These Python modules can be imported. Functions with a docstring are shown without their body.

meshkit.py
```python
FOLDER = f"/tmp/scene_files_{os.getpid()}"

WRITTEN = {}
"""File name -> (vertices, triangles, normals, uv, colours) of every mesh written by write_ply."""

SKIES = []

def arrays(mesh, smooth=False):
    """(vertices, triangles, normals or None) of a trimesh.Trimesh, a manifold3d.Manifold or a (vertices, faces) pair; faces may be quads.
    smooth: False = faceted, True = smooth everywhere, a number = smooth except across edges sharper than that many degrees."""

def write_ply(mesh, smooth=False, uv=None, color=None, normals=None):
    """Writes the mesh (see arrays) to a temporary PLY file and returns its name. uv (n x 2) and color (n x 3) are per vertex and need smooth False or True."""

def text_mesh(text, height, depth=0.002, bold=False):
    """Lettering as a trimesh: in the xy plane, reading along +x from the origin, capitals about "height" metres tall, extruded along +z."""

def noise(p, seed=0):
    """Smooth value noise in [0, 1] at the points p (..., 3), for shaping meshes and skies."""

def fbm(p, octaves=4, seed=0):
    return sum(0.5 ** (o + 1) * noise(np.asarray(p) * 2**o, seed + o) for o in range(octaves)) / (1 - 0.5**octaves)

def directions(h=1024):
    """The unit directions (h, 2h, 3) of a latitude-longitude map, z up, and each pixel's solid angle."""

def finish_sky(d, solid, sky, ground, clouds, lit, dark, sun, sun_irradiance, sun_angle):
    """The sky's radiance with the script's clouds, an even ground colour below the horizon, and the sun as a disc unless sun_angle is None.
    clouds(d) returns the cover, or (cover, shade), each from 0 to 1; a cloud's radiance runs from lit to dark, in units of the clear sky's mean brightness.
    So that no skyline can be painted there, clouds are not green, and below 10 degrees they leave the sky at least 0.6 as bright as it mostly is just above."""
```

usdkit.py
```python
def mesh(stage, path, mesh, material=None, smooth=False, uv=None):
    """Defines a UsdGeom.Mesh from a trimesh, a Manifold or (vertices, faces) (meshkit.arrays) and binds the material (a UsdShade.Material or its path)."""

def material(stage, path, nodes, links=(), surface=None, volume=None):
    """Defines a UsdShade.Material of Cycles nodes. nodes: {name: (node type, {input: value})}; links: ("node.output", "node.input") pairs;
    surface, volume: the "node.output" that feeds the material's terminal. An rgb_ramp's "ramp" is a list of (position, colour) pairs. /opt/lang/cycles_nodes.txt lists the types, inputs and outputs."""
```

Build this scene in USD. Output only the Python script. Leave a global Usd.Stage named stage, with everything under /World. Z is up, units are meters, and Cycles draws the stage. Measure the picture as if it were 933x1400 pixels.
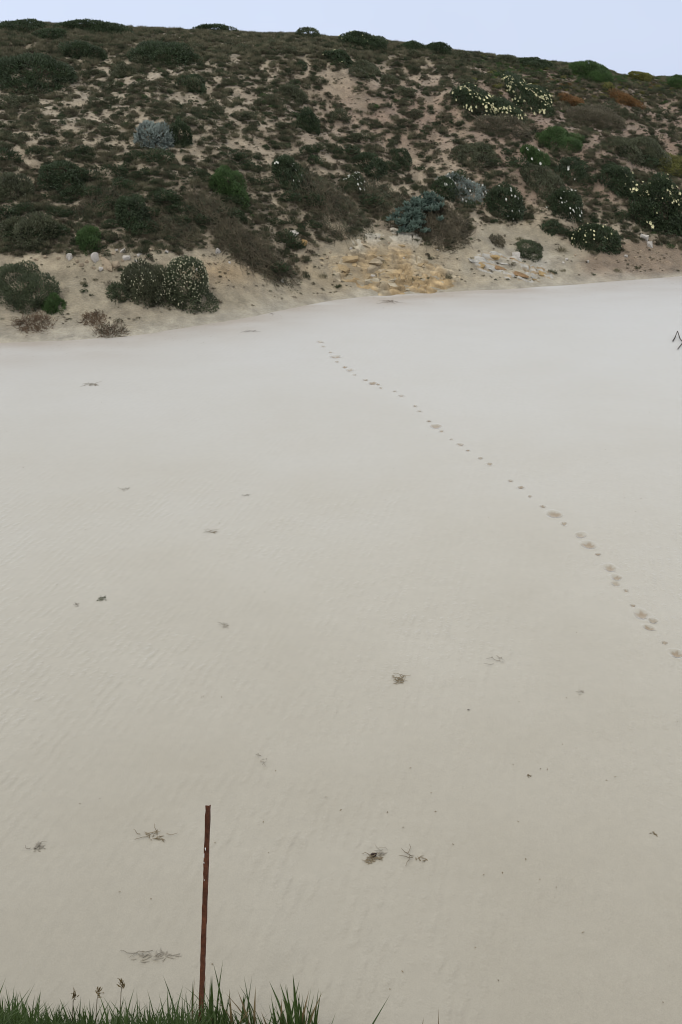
import math
import numpy as np
import trimesh
from scipy.interpolate import PchipInterpolator
from pxr import Usd, UsdGeom, UsdLux, UsdShade, Sdf, Gf, Vt
import usdkit
import meshkit

stage = Usd.Stage.CreateInMemory()
UsdGeom.SetStageUpAxis(stage, 'Z')
UsdGeom.SetStageMetersPerUnit(stage, 1.0)
UsdGeom.Xform.Define(stage, '/World')
UsdGeom.Scope.Define(stage, '/World/Looks')

# ------------------------------------------------------------------ camera, sky, sun, exposure
EYE, PITCH, FOCAL = 5.0, math.radians(23.37), 1361.0      # metres, radians, focal length in photo pixels
cam = UsdGeom.Camera.Define(stage, '/World/camera')
cam.AddTranslateOp().Set(Gf.Vec3d(0, 0, EYE))
cam.AddRotateXOp().Set(90 - math.degrees(PITCH))
cam.CreateHorizontalApertureAttr(24.0)
cam.CreateFocalLengthAttr(24.0 * FOCAL / 933)
cam.CreateExposureAttr(0.0)

SUN_EL, SUN_AZ = math.radians(58), math.radians(-150)     # azimuth from +y towards +x: high, behind the camera's left shoulder
SKY = 0.1
usdkit.material(stage, '/World/Looks/overcast', {
    'tc': ('texture_coordinate', {}), 'sep': ('separate_xyz', {}),
    'up': ('math', {'math_type': 'maximum', 'value2': 0.0}),
    'grad': ('rgb_ramp', {'ramp': [(0, (6.9, 7.8, 9.9)), (0.12, (7.0, 7.85, 9.8)), (0.5, (10.0, 10.3, 10.8)), (1, (12.6, 12.5, 12.4))]}),
    'nz': ('noise_texture', {'scale': 2.2, 'detail': 5, 'roughness': 0.55}),
    'nr': ('map_range', {'from_min': 0.3, 'from_max': 0.7, 'to_min': 0.96, 'to_max': 1.04, 'clamp': True}),
    'side': ('map_range', {'from_min': -0.5, 'from_max': 0.5, 'to_min': 1.08, 'to_max': 0.92, 'clamp': True}), 'sn': ('math', {'math_type': 'multiply'}),
    'cl': ('vector_math', {'math_type': 'scale'}),
    'sky': ('sky_texture', {'sky_type': 'single_scattering', 'sun_disc': False, 'sun_elevation': SUN_EL, 'sun_rotation': SUN_AZ}),
    'mix': ('mix', {'mix_type': 'mix', 'fac': 0.92}),
    'bg': ('background_shader', {'strength': SKY})},
    [('tc.generated', 'sep.vector'), ('sep.z', 'up.value1'), ('up.value', 'grad.fac'), ('tc.generated', 'nz.vector'), ('nz.fac', 'nr.value'),
     ('grad.color', 'cl.vector1'), ('sep.x', 'side.value'), ('nr.result', 'sn.value1'), ('side.result', 'sn.value2'), ('sn.value', 'cl.scale'), ('sky.color', 'mix.color1'), ('cl.vector', 'mix.color2'), ('mix.color', 'bg.color')],
    surface='bg.background')
dome = UsdLux.DomeLight.Define(stage, '/World/sky')
dome.CreateIntensityAttr(1.0)
UsdShade.MaterialBindingAPI.Apply(dome.GetPrim()).Bind(UsdShade.Material.Get(stage, '/World/Looks/overcast'))
dome.GetPrim().SetCustomDataByKey('kind', 'structure')
sun = UsdLux.DistantLight.Define(stage, '/World/sun')
sun.CreateIntensityAttr(0.25)
sun.CreateAngleAttr(14.0)
sun.CreateNormalizeAttr(True)
sun.CreateColorAttr(Gf.Vec3f(1.0, 0.96, 0.9))
sun.AddRotateZOp().Set(-math.degrees(SUN_AZ))
sun.AddRotateXOp().Set(-(90 - math.degrees(SUN_EL)))

# ------------------------------------------------------------------ helpers
used = {}


def numbered(name, parent='/World'):
    k = used.get((parent, name), 0)
    used[(parent, name)] = k + 1
    return name if k == 0 else f'{name}_{k:03d}'


def tag(prim, label=None, cat=None, group=None, kind=None):
    for k, v in (('label', label), ('category', cat), ('group', group), ('kind', kind)):
        if v:
            prim.SetCustomDataByKey(k, v)
    return prim


def thing(name, label, cat, loc, group=None):
    x = UsdGeom.Xform.Define(stage, '/World/' + numbered(name))
    x.AddTranslateOp().Set(Gf.Vec3d(*map(float, loc)))
    return tag(x.GetPrim(), label, cat, group)


def obj(name, mesh, mat, parent=None, smooth=False, colors=None, kind=None):
    if isinstance(mesh, tuple):                            # leave out points that no face uses
        keep, f = np.unique(np.asarray(mesh[1]), return_inverse=True)
        colors = None if colors is None else np.asarray(colors)[keep]
        mesh = (np.asarray(mesh[0])[keep], f.reshape(np.asarray(mesh[1]).shape))
    pp = '/World' if parent is None else str(parent.GetPath())
    m = usdkit.mesh(stage, pp + '/' + numbered(name, pp), mesh, '/World/Looks/' + mat, smooth=smooth)
    if colors is not None:
        UsdGeom.PrimvarsAPI(m).CreatePrimvar('soil', Sdf.ValueTypeNames.Color3fArray, 'vertex').Set(Vt.Vec3fArray.FromNumpy(np.asarray(colors, np.float32)))
    return tag(m.GetPrim(), kind=kind)


def fbm2(x, y, s, octaves=3, seed=0):
    p = np.stack([np.asarray(x, float) * s + 137.3, np.asarray(y, float) * s + 71.9, np.zeros_like(np.asarray(x, float)) + 0.37], -1)
    return meshkit.fbm(p, octaves, seed) - 0.5


def smooth01(t):
    t = np.clip(t, 0, 1)
    return t * t * (3 - 2 * t)


def unit(v):
    return v / np.maximum(np.linalg.norm(v, axis=-1, keepdims=True), 1e-9)


def join(parts):
    vs, fs, n = [], [], 0
    for v, f in parts:
        if len(v):
            vs.append(v)
            fs.append(f + n)
            n += len(v)
    return (np.vstack(vs), np.vstack(fs))


# ------------------------------------------------------------------ the lie of the land
def drop(py):                                              # angle below the horizon of a picture row
    return PITCH + np.arctan((np.asarray(py, float) - 700) / FOCAL)


def flat_at(px, py):                                       # a picture point on the level sand
    d = EYE / np.tan(drop(py))
    depth = d * math.cos(PITCH) + EYE * math.sin(PITCH)
    return (np.asarray(px, float) - 466.5) / FOCAL * depth, d


_ex, _ey = flat_at([-120, 0, 50, 100, 160, 200, 250, 300, 350, 400, 450, 500, 560, 640, 700, 760, 840, 933, 1050],
                   [474, 468, 466, 464, 461, 457, 449, 441, 433, 422, 412, 406, 402, 398, 395, 391, 385, 378, 371])
_sky_px = np.array([-120, 0, 100, 200, 330, 400, 500, 600, 700, 760, 800, 830, 850, 880, 933, 1050.])
_sky_py = np.array([36, 36, 37, 39, 45, 47, 55, 68, 82, 87, 90, 97, 105, 106, 106, 106.])
_prof = PchipInterpolator([-3, -0.2, 0, 0.05, 0.15, 0.3, 0.5, 0.7, 0.85, 1, 1.2, 2, 4, 12, 60],
                          [-0.3, -0.08, 0, 0.035, 0.16, 0.37, 0.63, 0.83, 0.94, 1, 0.99, 0.86, 0.6, 0.4, 0.3])


def edge(x):
    return np.interp(x, _ex, _ey)


def rise(x, y):                                            # 0 at the foot of the slope, 1 on its crest
    e = edge(x)
    yc = 37.0 + 0.2 * np.clip(x, -25, 25)
    return (y - e) / (yc - e), yc


def hill(x, y):
    x, y = np.asarray(x, float), np.asarray(y, float)
    t, yc = rise(x, y)
    px = 466.5 + FOCAL * x / (yc * math.cos(PITCH))
    zc = EYE - yc * np.tan(drop(np.interp(px, _sky_px, _sky_py)))
    z = zc * _prof(np.clip(t, -3, 60))
    w = smooth01(t / 0.25) * (1 - 0.75 * smooth01((t - 0.7) / 0.25))
    z = z + w * (0.8 * fbm2(x, y, 0.35, 2, 3) + 0.3 * fbm2(x, y, 1.3, 2, 5)) + smooth01(t / 0.06 + 0.5) * 0.07 * fbm2(x, y, 4.5, 2, 8) + smooth01(t / 0.2) * 0.35 * fbm2(x, y, 0.6, 2, 9) * (1 - smooth01((t - 0.6) / 0.3))
    return z


PRINTS = []                                                # x, y, half length, half width, turn, depth


def sand_base(x, y):
    return 0.05 * fbm2(x, y, 0.22, 2, 11) + 0.012 * fbm2(x, y, 1.1, 2, 12)


def pits(x, y):
    out = np.zeros_like(x)
    for X, Y, a, b, r, dp in PRINTS:
        near = (np.abs(x - X) < 0.5) & (np.abs(y - Y) < 0.5)
        if near.any():
            u, v = x[near] - X, y[near] - Y
            c, s = math.cos(r), math.sin(r)
            q = np.sqrt(((u * c + v * s) / a) ** 2 + ((-u * s + v * c) / b) ** 2)
            q = q + 0.5 * fbm2(x[near], y[near], 14, 2, 21)
            out[near] += -dp * (1 - smooth01((q - 0.35) / 0.75)) + 0.25 * dp * np.exp(-((q - 1.35) / 0.28) ** 2)
    return out


def ground(x, y):
    return np.maximum(sand_base(x, y), hill(x, y))


_march = np.concatenate([np.arange(4.6, 18, 0.06), np.arange(18, 60, 0.03)])


def at(px, py):                                            # where the line of sight through a picture point meets the land
    k = math.tan(float(drop(py)))
    depth = _march * math.cos(PITCH) + _march * k * math.sin(PITCH)
    x = (px - 466.5) / FOCAL * depth
    g = ground(x, _march)
    hit = np.nonzero(EYE - _march * k < g)[0]
    i = hit[0] if len(hit) else len(_march) - 1
    return np.array([x[i], _march[i], g[i]])


def metres(p):                                             # metres per picture pixel at a point
    return (p[1] * math.cos(PITCH) + (EYE - p[2]) * math.sin(PITCH)) / FOCAL


def pixel(x, y, z):
    depth = y * math.cos(PITCH) + (EYE - z) * math.sin(PITCH)
    return 466.5 + FOCAL * x / depth, 700 + FOCAL * ((EYE - z) * math.cos(PITCH) - y * math.sin(PITCH)) / depth


# ------------------------------------------------------------------ materials
def earth(name, attr=True, sheen=0.0, color=(0.4, 0.33, 0.24), rough=0.9, big=0.9, fine=60.0, bump=0.02, dark=0.72, light=1.18):
    n = {'g': ('geometry', {}), 'n1': ('noise_texture', {'scale': big, 'detail': 6, 'roughness': 0.62}), 'n2': ('noise_texture', {'scale': fine, 'detail': 4, 'roughness': 0.7}),
         'r1': ('map_range', {'from_min': 0.3, 'from_max': 0.7, 'to_min': dark, 'to_max': light, 'clamp': True}),
         'r2': ('map_range', {'from_min': 0.25, 'from_max': 0.75, 'to_min': 0.8, 'to_max': 1.15, 'clamp': True}),
         'm': ('math', {'math_type': 'multiply'}), 'c': ('vector_math', {'math_type': 'scale', 'vector1': color}),
         'b': ('bump', {'strength': 0.7, 'distance': bump}), 'p': ('principled_bsdf', {'roughness': rough, 'specular_ior_level': 0.2, 'sheen_weight': sheen, 'sheen_roughness': 0.3})}
    l = [('g.position', 'n1.vector'), ('g.position', 'n2.vector'), ('n1.fac', 'r1.value'), ('n2.fac', 'r2.value'), ('r1.result', 'm.value1'), ('r2.result', 'm.value2'),
         ('m.value', 'c.scale'), ('c.vector', 'p.base_color'), ('n2.fac', 'b.height'), ('b.normal', 'p.normal')]
    if attr:
        n['a'] = ('attribute', {'attribute': 'soil'})
        l.append(('a.color', 'c.vector1'))
    usdkit.material(stage, '/World/Looks/' + name, n, l, surface='p.BSDF')


def leaf(name, cols, translucent=0.22, rough=0.55, big=3.0, spec=0.3):
    usdkit.material(stage, '/World/Looks/' + name, {
        'g': ('geometry', {}), 'r': ('rgb_ramp', {'ramp': cols}), 'n': ('noise_texture', {'scale': big, 'detail': 3}),
        'mr': ('map_range', {'from_min': 0.3, 'from_max': 0.7, 'to_min': 0.65, 'to_max': 1.3, 'clamp': True}),
        'c': ('vector_math', {'math_type': 'scale'}), 'p': ('principled_bsdf', {'roughness': rough, 'specular_ior_level': spec}),
        't': ('translucent_bsdf', {}), 'm': ('mix_closure', {'fac': translucent})},
        [('g.random_per_island', 'r.fac'), ('g.position', 'n.vector'), ('n.fac', 'mr.value'), ('r.color', 'c.vector1'), ('mr.result', 'c.scale'),
         ('c.vector', 'p.base_color'), ('c.vector', 't.color'), ('p.BSDF', 'm.closure1'), ('t.BSDF', 'm.closure2')], surface='m.closure')


# dry sand: pale grains, faint slanting wind ripples, darker specks
usdkit.material(stage, '/World/Looks/dry_sand', {
    'g': ('geometry', {}),
    'n1': ('noise_texture', {'scale': 0.35, 'detail': 5, 'roughness': 0.6}),
    'n2': ('noise_texture', {'scale': 140.0, 'detail': 3, 'roughness': 0.8}),
    'n3': ('noise_texture', {'scale': 9.0, 'detail': 5, 'roughness': 0.7}),
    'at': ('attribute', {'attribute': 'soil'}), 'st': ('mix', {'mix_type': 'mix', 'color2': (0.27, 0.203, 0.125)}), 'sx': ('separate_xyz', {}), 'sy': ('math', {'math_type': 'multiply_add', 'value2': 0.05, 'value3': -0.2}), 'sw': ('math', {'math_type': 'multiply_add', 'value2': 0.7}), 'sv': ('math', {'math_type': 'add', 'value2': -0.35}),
    'tone': ('rgb_ramp', {'ramp': [(0, (0.36, 0.33, 0.26)), (0.3, (0.415, 0.388, 0.32)), (0.65, (0.452, 0.434, 0.38)), (1, (0.48, 0.468, 0.428))]}),  # paler and cooler with distance: grazing sky sheen painted into the base colour
    'r2': ('map_range', {'from_min': 0.25, 'from_max': 0.75, 'to_min': 0.86, 'to_max': 1.1, 'clamp': True}),
    'r3': ('map_range', {'from_min': 0.3, 'from_max': 0.7, 'to_min': 0.96, 'to_max': 1.03, 'clamp': True}),
    'mm': ('math', {'math_type': 'multiply'}), 'c': ('vector_math', {'math_type': 'scale'}),
    'map': ('mapping', {'rotation': (0, 0, math.radians(14)), 'scale': (1, 1, 1)}),
    'wave': ('wave_texture', {'wave_type': 'bands', 'bands_direction': 'x', 'profile': 'sine', 'scale': 3.4, 'distortion': 3.2, 'detail': 3, 'detail_scale': 1.3, 'detail_roughness': 0.6}),
    'wn': ('noise_texture', {'scale': 3.6, 'detail': 4, 'roughness': 0.65}), 'wr': ('map_range', {'from_min': 0.45, 'from_max': 0.66, 'to_min': 0.1, 'to_max': 1.0, 'clamp': True}),
    'wm': ('math', {'math_type': 'multiply'}), 'wb': ('noise_texture', {'scale': 0.33, 'detail': 2}), 'wc': ('map_range', {'from_min': 0.38, 'from_max': 0.6, 'to_min': 0.15, 'to_max': 1.0, 'clamp': True}), 'wd': ('math', {'math_type': 'multiply'}), 'we': ('map_range', {'from_min': 8.0, 'from_max': 14.0, 'to_min': 1.0, 'to_max': 0.12, 'clamp': True}), 'wf': ('math', {'math_type': 'multiply'}),
    'b1': ('bump', {'strength': 0.95, 'distance': 0.013}), 'b2': ('bump', {'strength': 0.5, 'distance': 0.004}),
    'p': ('principled_bsdf', {'roughness': 0.5, 'specular_ior_level': 0.8, 'diffuse_roughness': 0.8, 'sheen_weight': 0.9, 'sheen_roughness': 0.3, 'sheen_tint': (0.95, 0.97, 1.0)})},
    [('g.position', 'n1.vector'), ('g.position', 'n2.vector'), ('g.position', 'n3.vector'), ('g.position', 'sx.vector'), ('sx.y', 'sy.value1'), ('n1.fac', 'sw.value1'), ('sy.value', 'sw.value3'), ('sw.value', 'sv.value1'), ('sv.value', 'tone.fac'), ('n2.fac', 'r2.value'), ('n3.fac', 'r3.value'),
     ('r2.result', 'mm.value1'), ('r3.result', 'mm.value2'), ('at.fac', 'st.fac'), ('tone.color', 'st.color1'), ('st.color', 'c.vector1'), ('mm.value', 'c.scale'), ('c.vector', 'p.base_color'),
     ('g.position', 'map.vector'), ('map.vector', 'wave.vector'), ('g.position', 'wn.vector'), ('wn.fac', 'wr.value'), ('wave.fac', 'wm.value1'), ('wr.result', 'wm.value2'),
     ('g.position', 'wb.vector'), ('wb.fac', 'wc.value'), ('wm.value', 'wd.value1'), ('wc.result', 'wd.value2'), ('sx.y', 'we.value'), ('wd.value', 'wf.value1'), ('we.result', 'wf.value2'), ('wf.value', 'b1.height'), ('n2.fac', 'b2.height'), ('b1.normal', 'b2.normal'), ('b2.normal', 'p.normal')], surface='p.BSDF')
earth('slope_soil', sheen=0.35, fine=24.0, bump=0.06, dark=0.65, light=1.25, big=3.0)
earth('rock', big=3.2, fine=20.0, bump=0.06, rough=0.85, dark=0.6, light=1.2)
earth('damp_sand', attr=False, color=(0.33, 0.293, 0.23), big=7.0, fine=90, bump=0.012)
earth('bank_earth', attr=False, color=(0.14, 0.11, 0.075), big=2.0)
earth('white_stone', attr=False, color=(0.43, 0.4, 0.355), big=6.0, fine=50, bump=0.01, dark=0.85)
earth('tan_stone', attr=False, color=(0.33, 0.265, 0.185), big=6.0, fine=50, bump=0.01)
earth('ochre_stone', attr=False, color=(0.34, 0.225, 0.1), big=6.0, fine=50, bump=0.01)
leaf('dark_leaf', [(0, (0.034, 0.05, 0.022)), (0.5, (0.055, 0.08, 0.034)), (0.85, (0.085, 0.112, 0.055)), (1, (0.15, 0.16, 0.09))])
leaf('olive_leaf', [(0, (0.07, 0.076, 0.042)), (0.5, (0.125, 0.13, 0.074)), (1, (0.235, 0.225, 0.145))])
leaf('bright_leaf', [(0, (0.050, 0.088, 0.027)), (0.5, (0.077, 0.138, 0.044)), (1, (0.138, 0.188, 0.075))])
leaf('grey_leaf', [(0, (0.06, 0.074, 0.038)), (0.5, (0.11, 0.125, 0.068)), (1, (0.21, 0.215, 0.135))])
leaf('silver_leaf', [(0, (0.17, 0.2, 0.175)), (0.5, (0.3, 0.34, 0.3)), (1, (0.47, 0.5, 0.44))])
leaf('teal_leaf', [(0, (0.1, 0.14, 0.11)), (0.5, (0.2, 0.255, 0.21)), (1, (0.37, 0.42, 0.36))])
leaf('dry_leaf', [(0, (0.1, 0.088, 0.056)), (0.5, (0.175, 0.155, 0.104)), (1, (0.31, 0.275, 0.19))])
leaf('dry_grass', [(0, (0.15, 0.138, 0.085)), (0.5, (0.25, 0.228, 0.145)), (1, (0.4, 0.36, 0.24))])
leaf('rust_leaf', [(0, (0.143, 0.077, 0.028)), (0.5, (0.242, 0.132, 0.039)), (1, (0.330, 0.187, 0.055))])
leaf('red_brown_leaf', [(0, (0.11, 0.072, 0.042)), (0.5, (0.185, 0.125, 0.075)), (1, (0.3, 0.22, 0.14))])
leaf('yellow_leaf', [(0, (0.121, 0.121, 0.033)), (0.5, (0.209, 0.198, 0.055)), (1, (0.308, 0.275, 0.099))])
leaf('twig', [(0, (0.08, 0.066, 0.04)), (0.5, (0.155, 0.13, 0.085)), (1, (0.3, 0.26, 0.185))], translucent=0.0, rough=0.8)
leaf('dark_twig', [(0, (0.035, 0.022, 0.018)), (1, (0.070, 0.045, 0.035))], translucent=0.0, rough=0.8)
leaf('cream_petal', [(0, (0.620, 0.580, 0.330)), (0.6, (0.780, 0.740, 0.520)), (1, (0.820, 0.800, 0.660))], big=1.0)
leaf('buff_petal', [(0, (0.42, 0.4, 0.27)), (0.6, (0.58, 0.55, 0.4)), (1, (0.68, 0.65, 0.5))], big=1.0)
leaf('white_petal', [(0, (0.550, 0.550, 0.480)), (1, (0.750, 0.740, 0.700))], big=1.0)
leaf('grass_blade', [(0, (0.05, 0.08, 0.022)), (0.5, (0.095, 0.14, 0.04)), (0.8, (0.14, 0.18, 0.06)), (0.9, (0.22, 0.2, 0.085)), (1, (0.34, 0.27, 0.15))], translucent=0.3, rough=0.45)
leaf('straw_blade', [(0, (0.160, 0.120, 0.060)), (1, (0.300, 0.240, 0.140))], translucent=0.3)
leaf('weed', [(0, (0.2, 0.16, 0.1)), (0.5, (0.29, 0.24, 0.16)), (1, (0.38, 0.33, 0.24))], translucent=0.05, rough=0.8)
leaf('grey_weed', [(0, (0.26, 0.235, 0.19)), (1, (0.36, 0.33, 0.275))], translucent=0.05, rough=0.8)
usdkit.material(stage, '/World/Looks/rust', {
    'g': ('geometry', {}), 'n': ('noise_texture', {'scale': 30, 'detail': 6, 'roughness': 0.75}), 'n2': ('noise_texture', {'scale': 3.5, 'detail': 4}),
    'r': ('rgb_ramp', {'ramp': [(0.25, (0.035, 0.016, 0.01)), (0.5, (0.1, 0.038, 0.02)), (0.75, (0.17, 0.062, 0.03))]}),
    'mr': ('map_range', {'from_min': 0.3, 'from_max': 0.7, 'to_min': 0.55, 'to_max': 1.3, 'clamp': True}), 'c': ('vector_math', {'math_type': 'scale'}),
    'b': ('bump', {'strength': 0.8, 'distance': 0.004}), 'p': ('principled_bsdf', {'roughness': 0.85, 'specular_ior_level': 0.25})},
    [('g.position', 'n.vector'), ('g.position', 'n2.vector'), ('n.fac', 'r.fac'), ('n2.fac', 'mr.value'), ('r.color', 'c.vector1'), ('mr.result', 'c.scale'), ('c.vector', 'p.base_color'),
     ('n.fac', 'b.height'), ('b.normal', 'p.normal')], surface='p.BSDF')
usdkit.material(stage, '/World/Looks/white_paint', {'p': ('principled_bsdf', {'base_color': (0.7, 0.7, 0.68), 'roughness': 0.7})}, surface='p.BSDF')

# ------------------------------------------------------------------ sand, with the line of tracks pressed into it
rng = np.random.default_rng(7)
_near = [(100, 134, 's'), (150, 168, 'm'), (195, 210, 's'), (258, 260, 's'), (310, 298, 'L'), (360, 342, 's'), (443, 398, 'm'), (480, 446, 'L'), (525, 490, 's'), (582, 558, 'M'),
         (614, 603, 'M'), (610, 632, 'm'), (662, 665, 's'), (695, 737, 's'), (738, 785, 'L'), (792, 815, 'm'), (772, 848, 'm'), (848, 922, 's'), (905, 977, 'L')]
_far = [(65, 170, 'm'), (80, 192, 's'), (115, 220, 's'), (142, 242, 'L'), (148, 266, 's'), (185, 293, 's'), (212, 307, 'm'), (232, 330, 's'), (285, 355, 's'), (322, 372, 'm'), (350, 377, 's'),
        (362, 394, 's'), (430, 411, 's'), (462, 433, 'm'), (530, 485, 's'), (552, 510, 's'), (600, 560, 's'), (632, 587, 'L'), (660, 610, 's'), (710, 650, 's'), (752, 676, 'm'), (790, 705, 's'),
        (850, 743, 's'), (895, 772, 'm')]
_size = {'L': (9.5, 0.13), 'M': (7, 0.1), 'm': (6, 0.085), 's': (3.8, 0.055)}
for px, py, s in [(670 + a / 3.548, 620 + b / 3.548, c) for a, b, c in _near] + [(420 + a / 3.588, 420 + b / 3.588, c) for a, b, c in _far]:
    X, Y = map(float, flat_at(px, py))
    wpx, _ = _size[s]
    a = wpx * metres((X, Y, 0)) * rng.uniform(0.8, 1.1) * (0.8 if Y > 12 else 1.0)
    PRINTS.append((X, Y, a, a * rng.uniform(1.05, 1.5), rng.normal(0, 0.3), 0.17 * a + 0.01))


def axis(lo, fine_lo, fine_hi, hi, step, grow=1.25):
    mid = list(np.arange(fine_lo, fine_hi + step / 2, step))
    out, d, p = [], step, fine_hi
    while p < hi:
        d *= grow
        p += d
        out.append(min(p, hi))
    neg, d, p = [], step, fine_lo
    while p > lo:
        d *= grow
        p -= d
        neg.append(max(p, lo))
    return np.array(neg[::-1] + mid + out)


def sheet(xs, ys, zf):
    X, Y = np.meshgrid(xs, ys)
    x, y = X.ravel(), Y.ravel()
    n, i = len(xs), np.arange(len(x)).reshape(X.shape)
    q = np.stack([i[:-1, :-1], i[:-1, 1:], i[1:, 1:], i[1:, :-1]], -1).reshape(-1, 4)
    f = np.vstack([q[:, [0, 1, 2]], q[:, [0, 2, 3]]])
    return np.stack([x, y, zf(x, y)], 1), f


v, f = sheet(axis(-400, -9, 14, 400, 0.14), axis(-6, 3.5, 31, 60, 0.14), lambda x, y: np.zeros_like(x))
pr = np.array([p[:2] for p in PRINTS])
for _ in range(4):
    c = v[f].mean(1)
    close = (np.linalg.norm(c[:, None, :2] - pr[None], axis=2) < 0.34).any(1)
    v, f = trimesh.remesh.subdivide(v, f, face_index=np.nonzero(close)[0])[:2]
v = np.array(v)
v[:, 2] = sand_base(v[:, 0], v[:, 1]) + pits(v[:, 0], v[:, 1])
stain = np.clip(np.exp(-np.maximum(edge(v[:, 0]) - v[:, 1], 0) / 1.5) * (0.75 + 2.0 * fbm2(v[:, 0] * 0.6, v[:, 1] * 1.6, 1.1, 4, 17)), 0, 0.8)
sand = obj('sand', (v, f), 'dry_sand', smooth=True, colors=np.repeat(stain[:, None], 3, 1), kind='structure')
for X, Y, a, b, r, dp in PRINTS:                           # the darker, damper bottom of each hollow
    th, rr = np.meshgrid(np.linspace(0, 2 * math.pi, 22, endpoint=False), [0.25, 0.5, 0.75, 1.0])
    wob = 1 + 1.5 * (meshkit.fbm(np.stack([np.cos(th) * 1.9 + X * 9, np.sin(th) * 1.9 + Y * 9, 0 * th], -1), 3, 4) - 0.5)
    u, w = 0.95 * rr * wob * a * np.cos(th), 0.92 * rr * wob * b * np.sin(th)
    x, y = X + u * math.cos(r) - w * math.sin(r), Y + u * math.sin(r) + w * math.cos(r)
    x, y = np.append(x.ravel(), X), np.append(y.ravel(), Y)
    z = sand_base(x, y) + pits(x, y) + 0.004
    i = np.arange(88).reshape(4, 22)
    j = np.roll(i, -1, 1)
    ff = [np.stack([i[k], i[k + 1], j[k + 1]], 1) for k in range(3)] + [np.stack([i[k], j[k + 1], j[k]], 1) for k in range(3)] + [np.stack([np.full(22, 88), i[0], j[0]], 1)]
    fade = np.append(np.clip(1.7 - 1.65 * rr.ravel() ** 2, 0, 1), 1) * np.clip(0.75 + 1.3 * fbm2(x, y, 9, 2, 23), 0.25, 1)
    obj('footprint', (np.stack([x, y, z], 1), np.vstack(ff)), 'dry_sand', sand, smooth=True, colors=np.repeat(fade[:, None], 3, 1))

# ------------------------------------------------------------------ the slope: what grows where, and the colour of its soil
_line_px = [-100, 0, 60, 100, 180, 300, 335, 360, 420, 432, 470, 505, 560, 620, 670, 740, 800, 860, 900, 940, 1040]
_line_py = [344, 344, 342, 342, 338, 335, 352, 372, 376, 335, 318, 306, 322, 335, 300, 306, 345, 322, 322, 335, 345]


def cover_of(px, py):                                      # share of the soil hidden by plants
    c = np.full_like(px, 0.57)
    c = c + 0.34 * smooth01((100 - py) / 30)                                              # dry grass below the crest
    c = c + 0.3 * smooth01((py - 225) / 30) * smooth01((430 - px) / 90)                    # dense brush low on the left
    c = c + 0.1 * smooth01((py - 170) / 60)
    c = c + 0.4 * smooth01((px - 610) / 80) * smooth01((135 - py + (px - 700) * 0.1) / 30)      # green shoulder on the right
    c = c + 0.25 * np.exp(-((px - 470) / 90) ** 2 - ((py - 275) / 40) ** 2)
    c = c - 0.12 * np.exp(-((px - 110) / 130) ** 2 - ((py - 135) / 50) ** 2)
    c = c - 0.16 * np.exp(-((px - 520) / 130) ** 2 - ((py - 140) / 40) ** 2)
    c = c - 0.2 * np.exp(-((px - 880) / 60) ** 2 - ((py - 200) / 25) ** 2)
    c = c - 0.22 * np.exp(-((px - 700) / 90) ** 2 - ((py - 225) / 40) ** 2)
    c = np.clip(c, 0, 1.0)
    bare = smooth01((py - np.interp(px, _line_px, _line_py)) / 12)
    return c * (1 - bare) + 0.012 * bare


def patch_noise(x, y):
    return 0.55 * fbm2(x, y, 2.0, 3, 31) + 1.05 * fbm2(x, y * 0.75, 6.0, 4, 32)


_grid_noise = np.sort(patch_noise(np.random.default_rng(3).uniform(-16, 18, 6000), np.random.default_rng(4).uniform(22, 38, 6000)))


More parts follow.
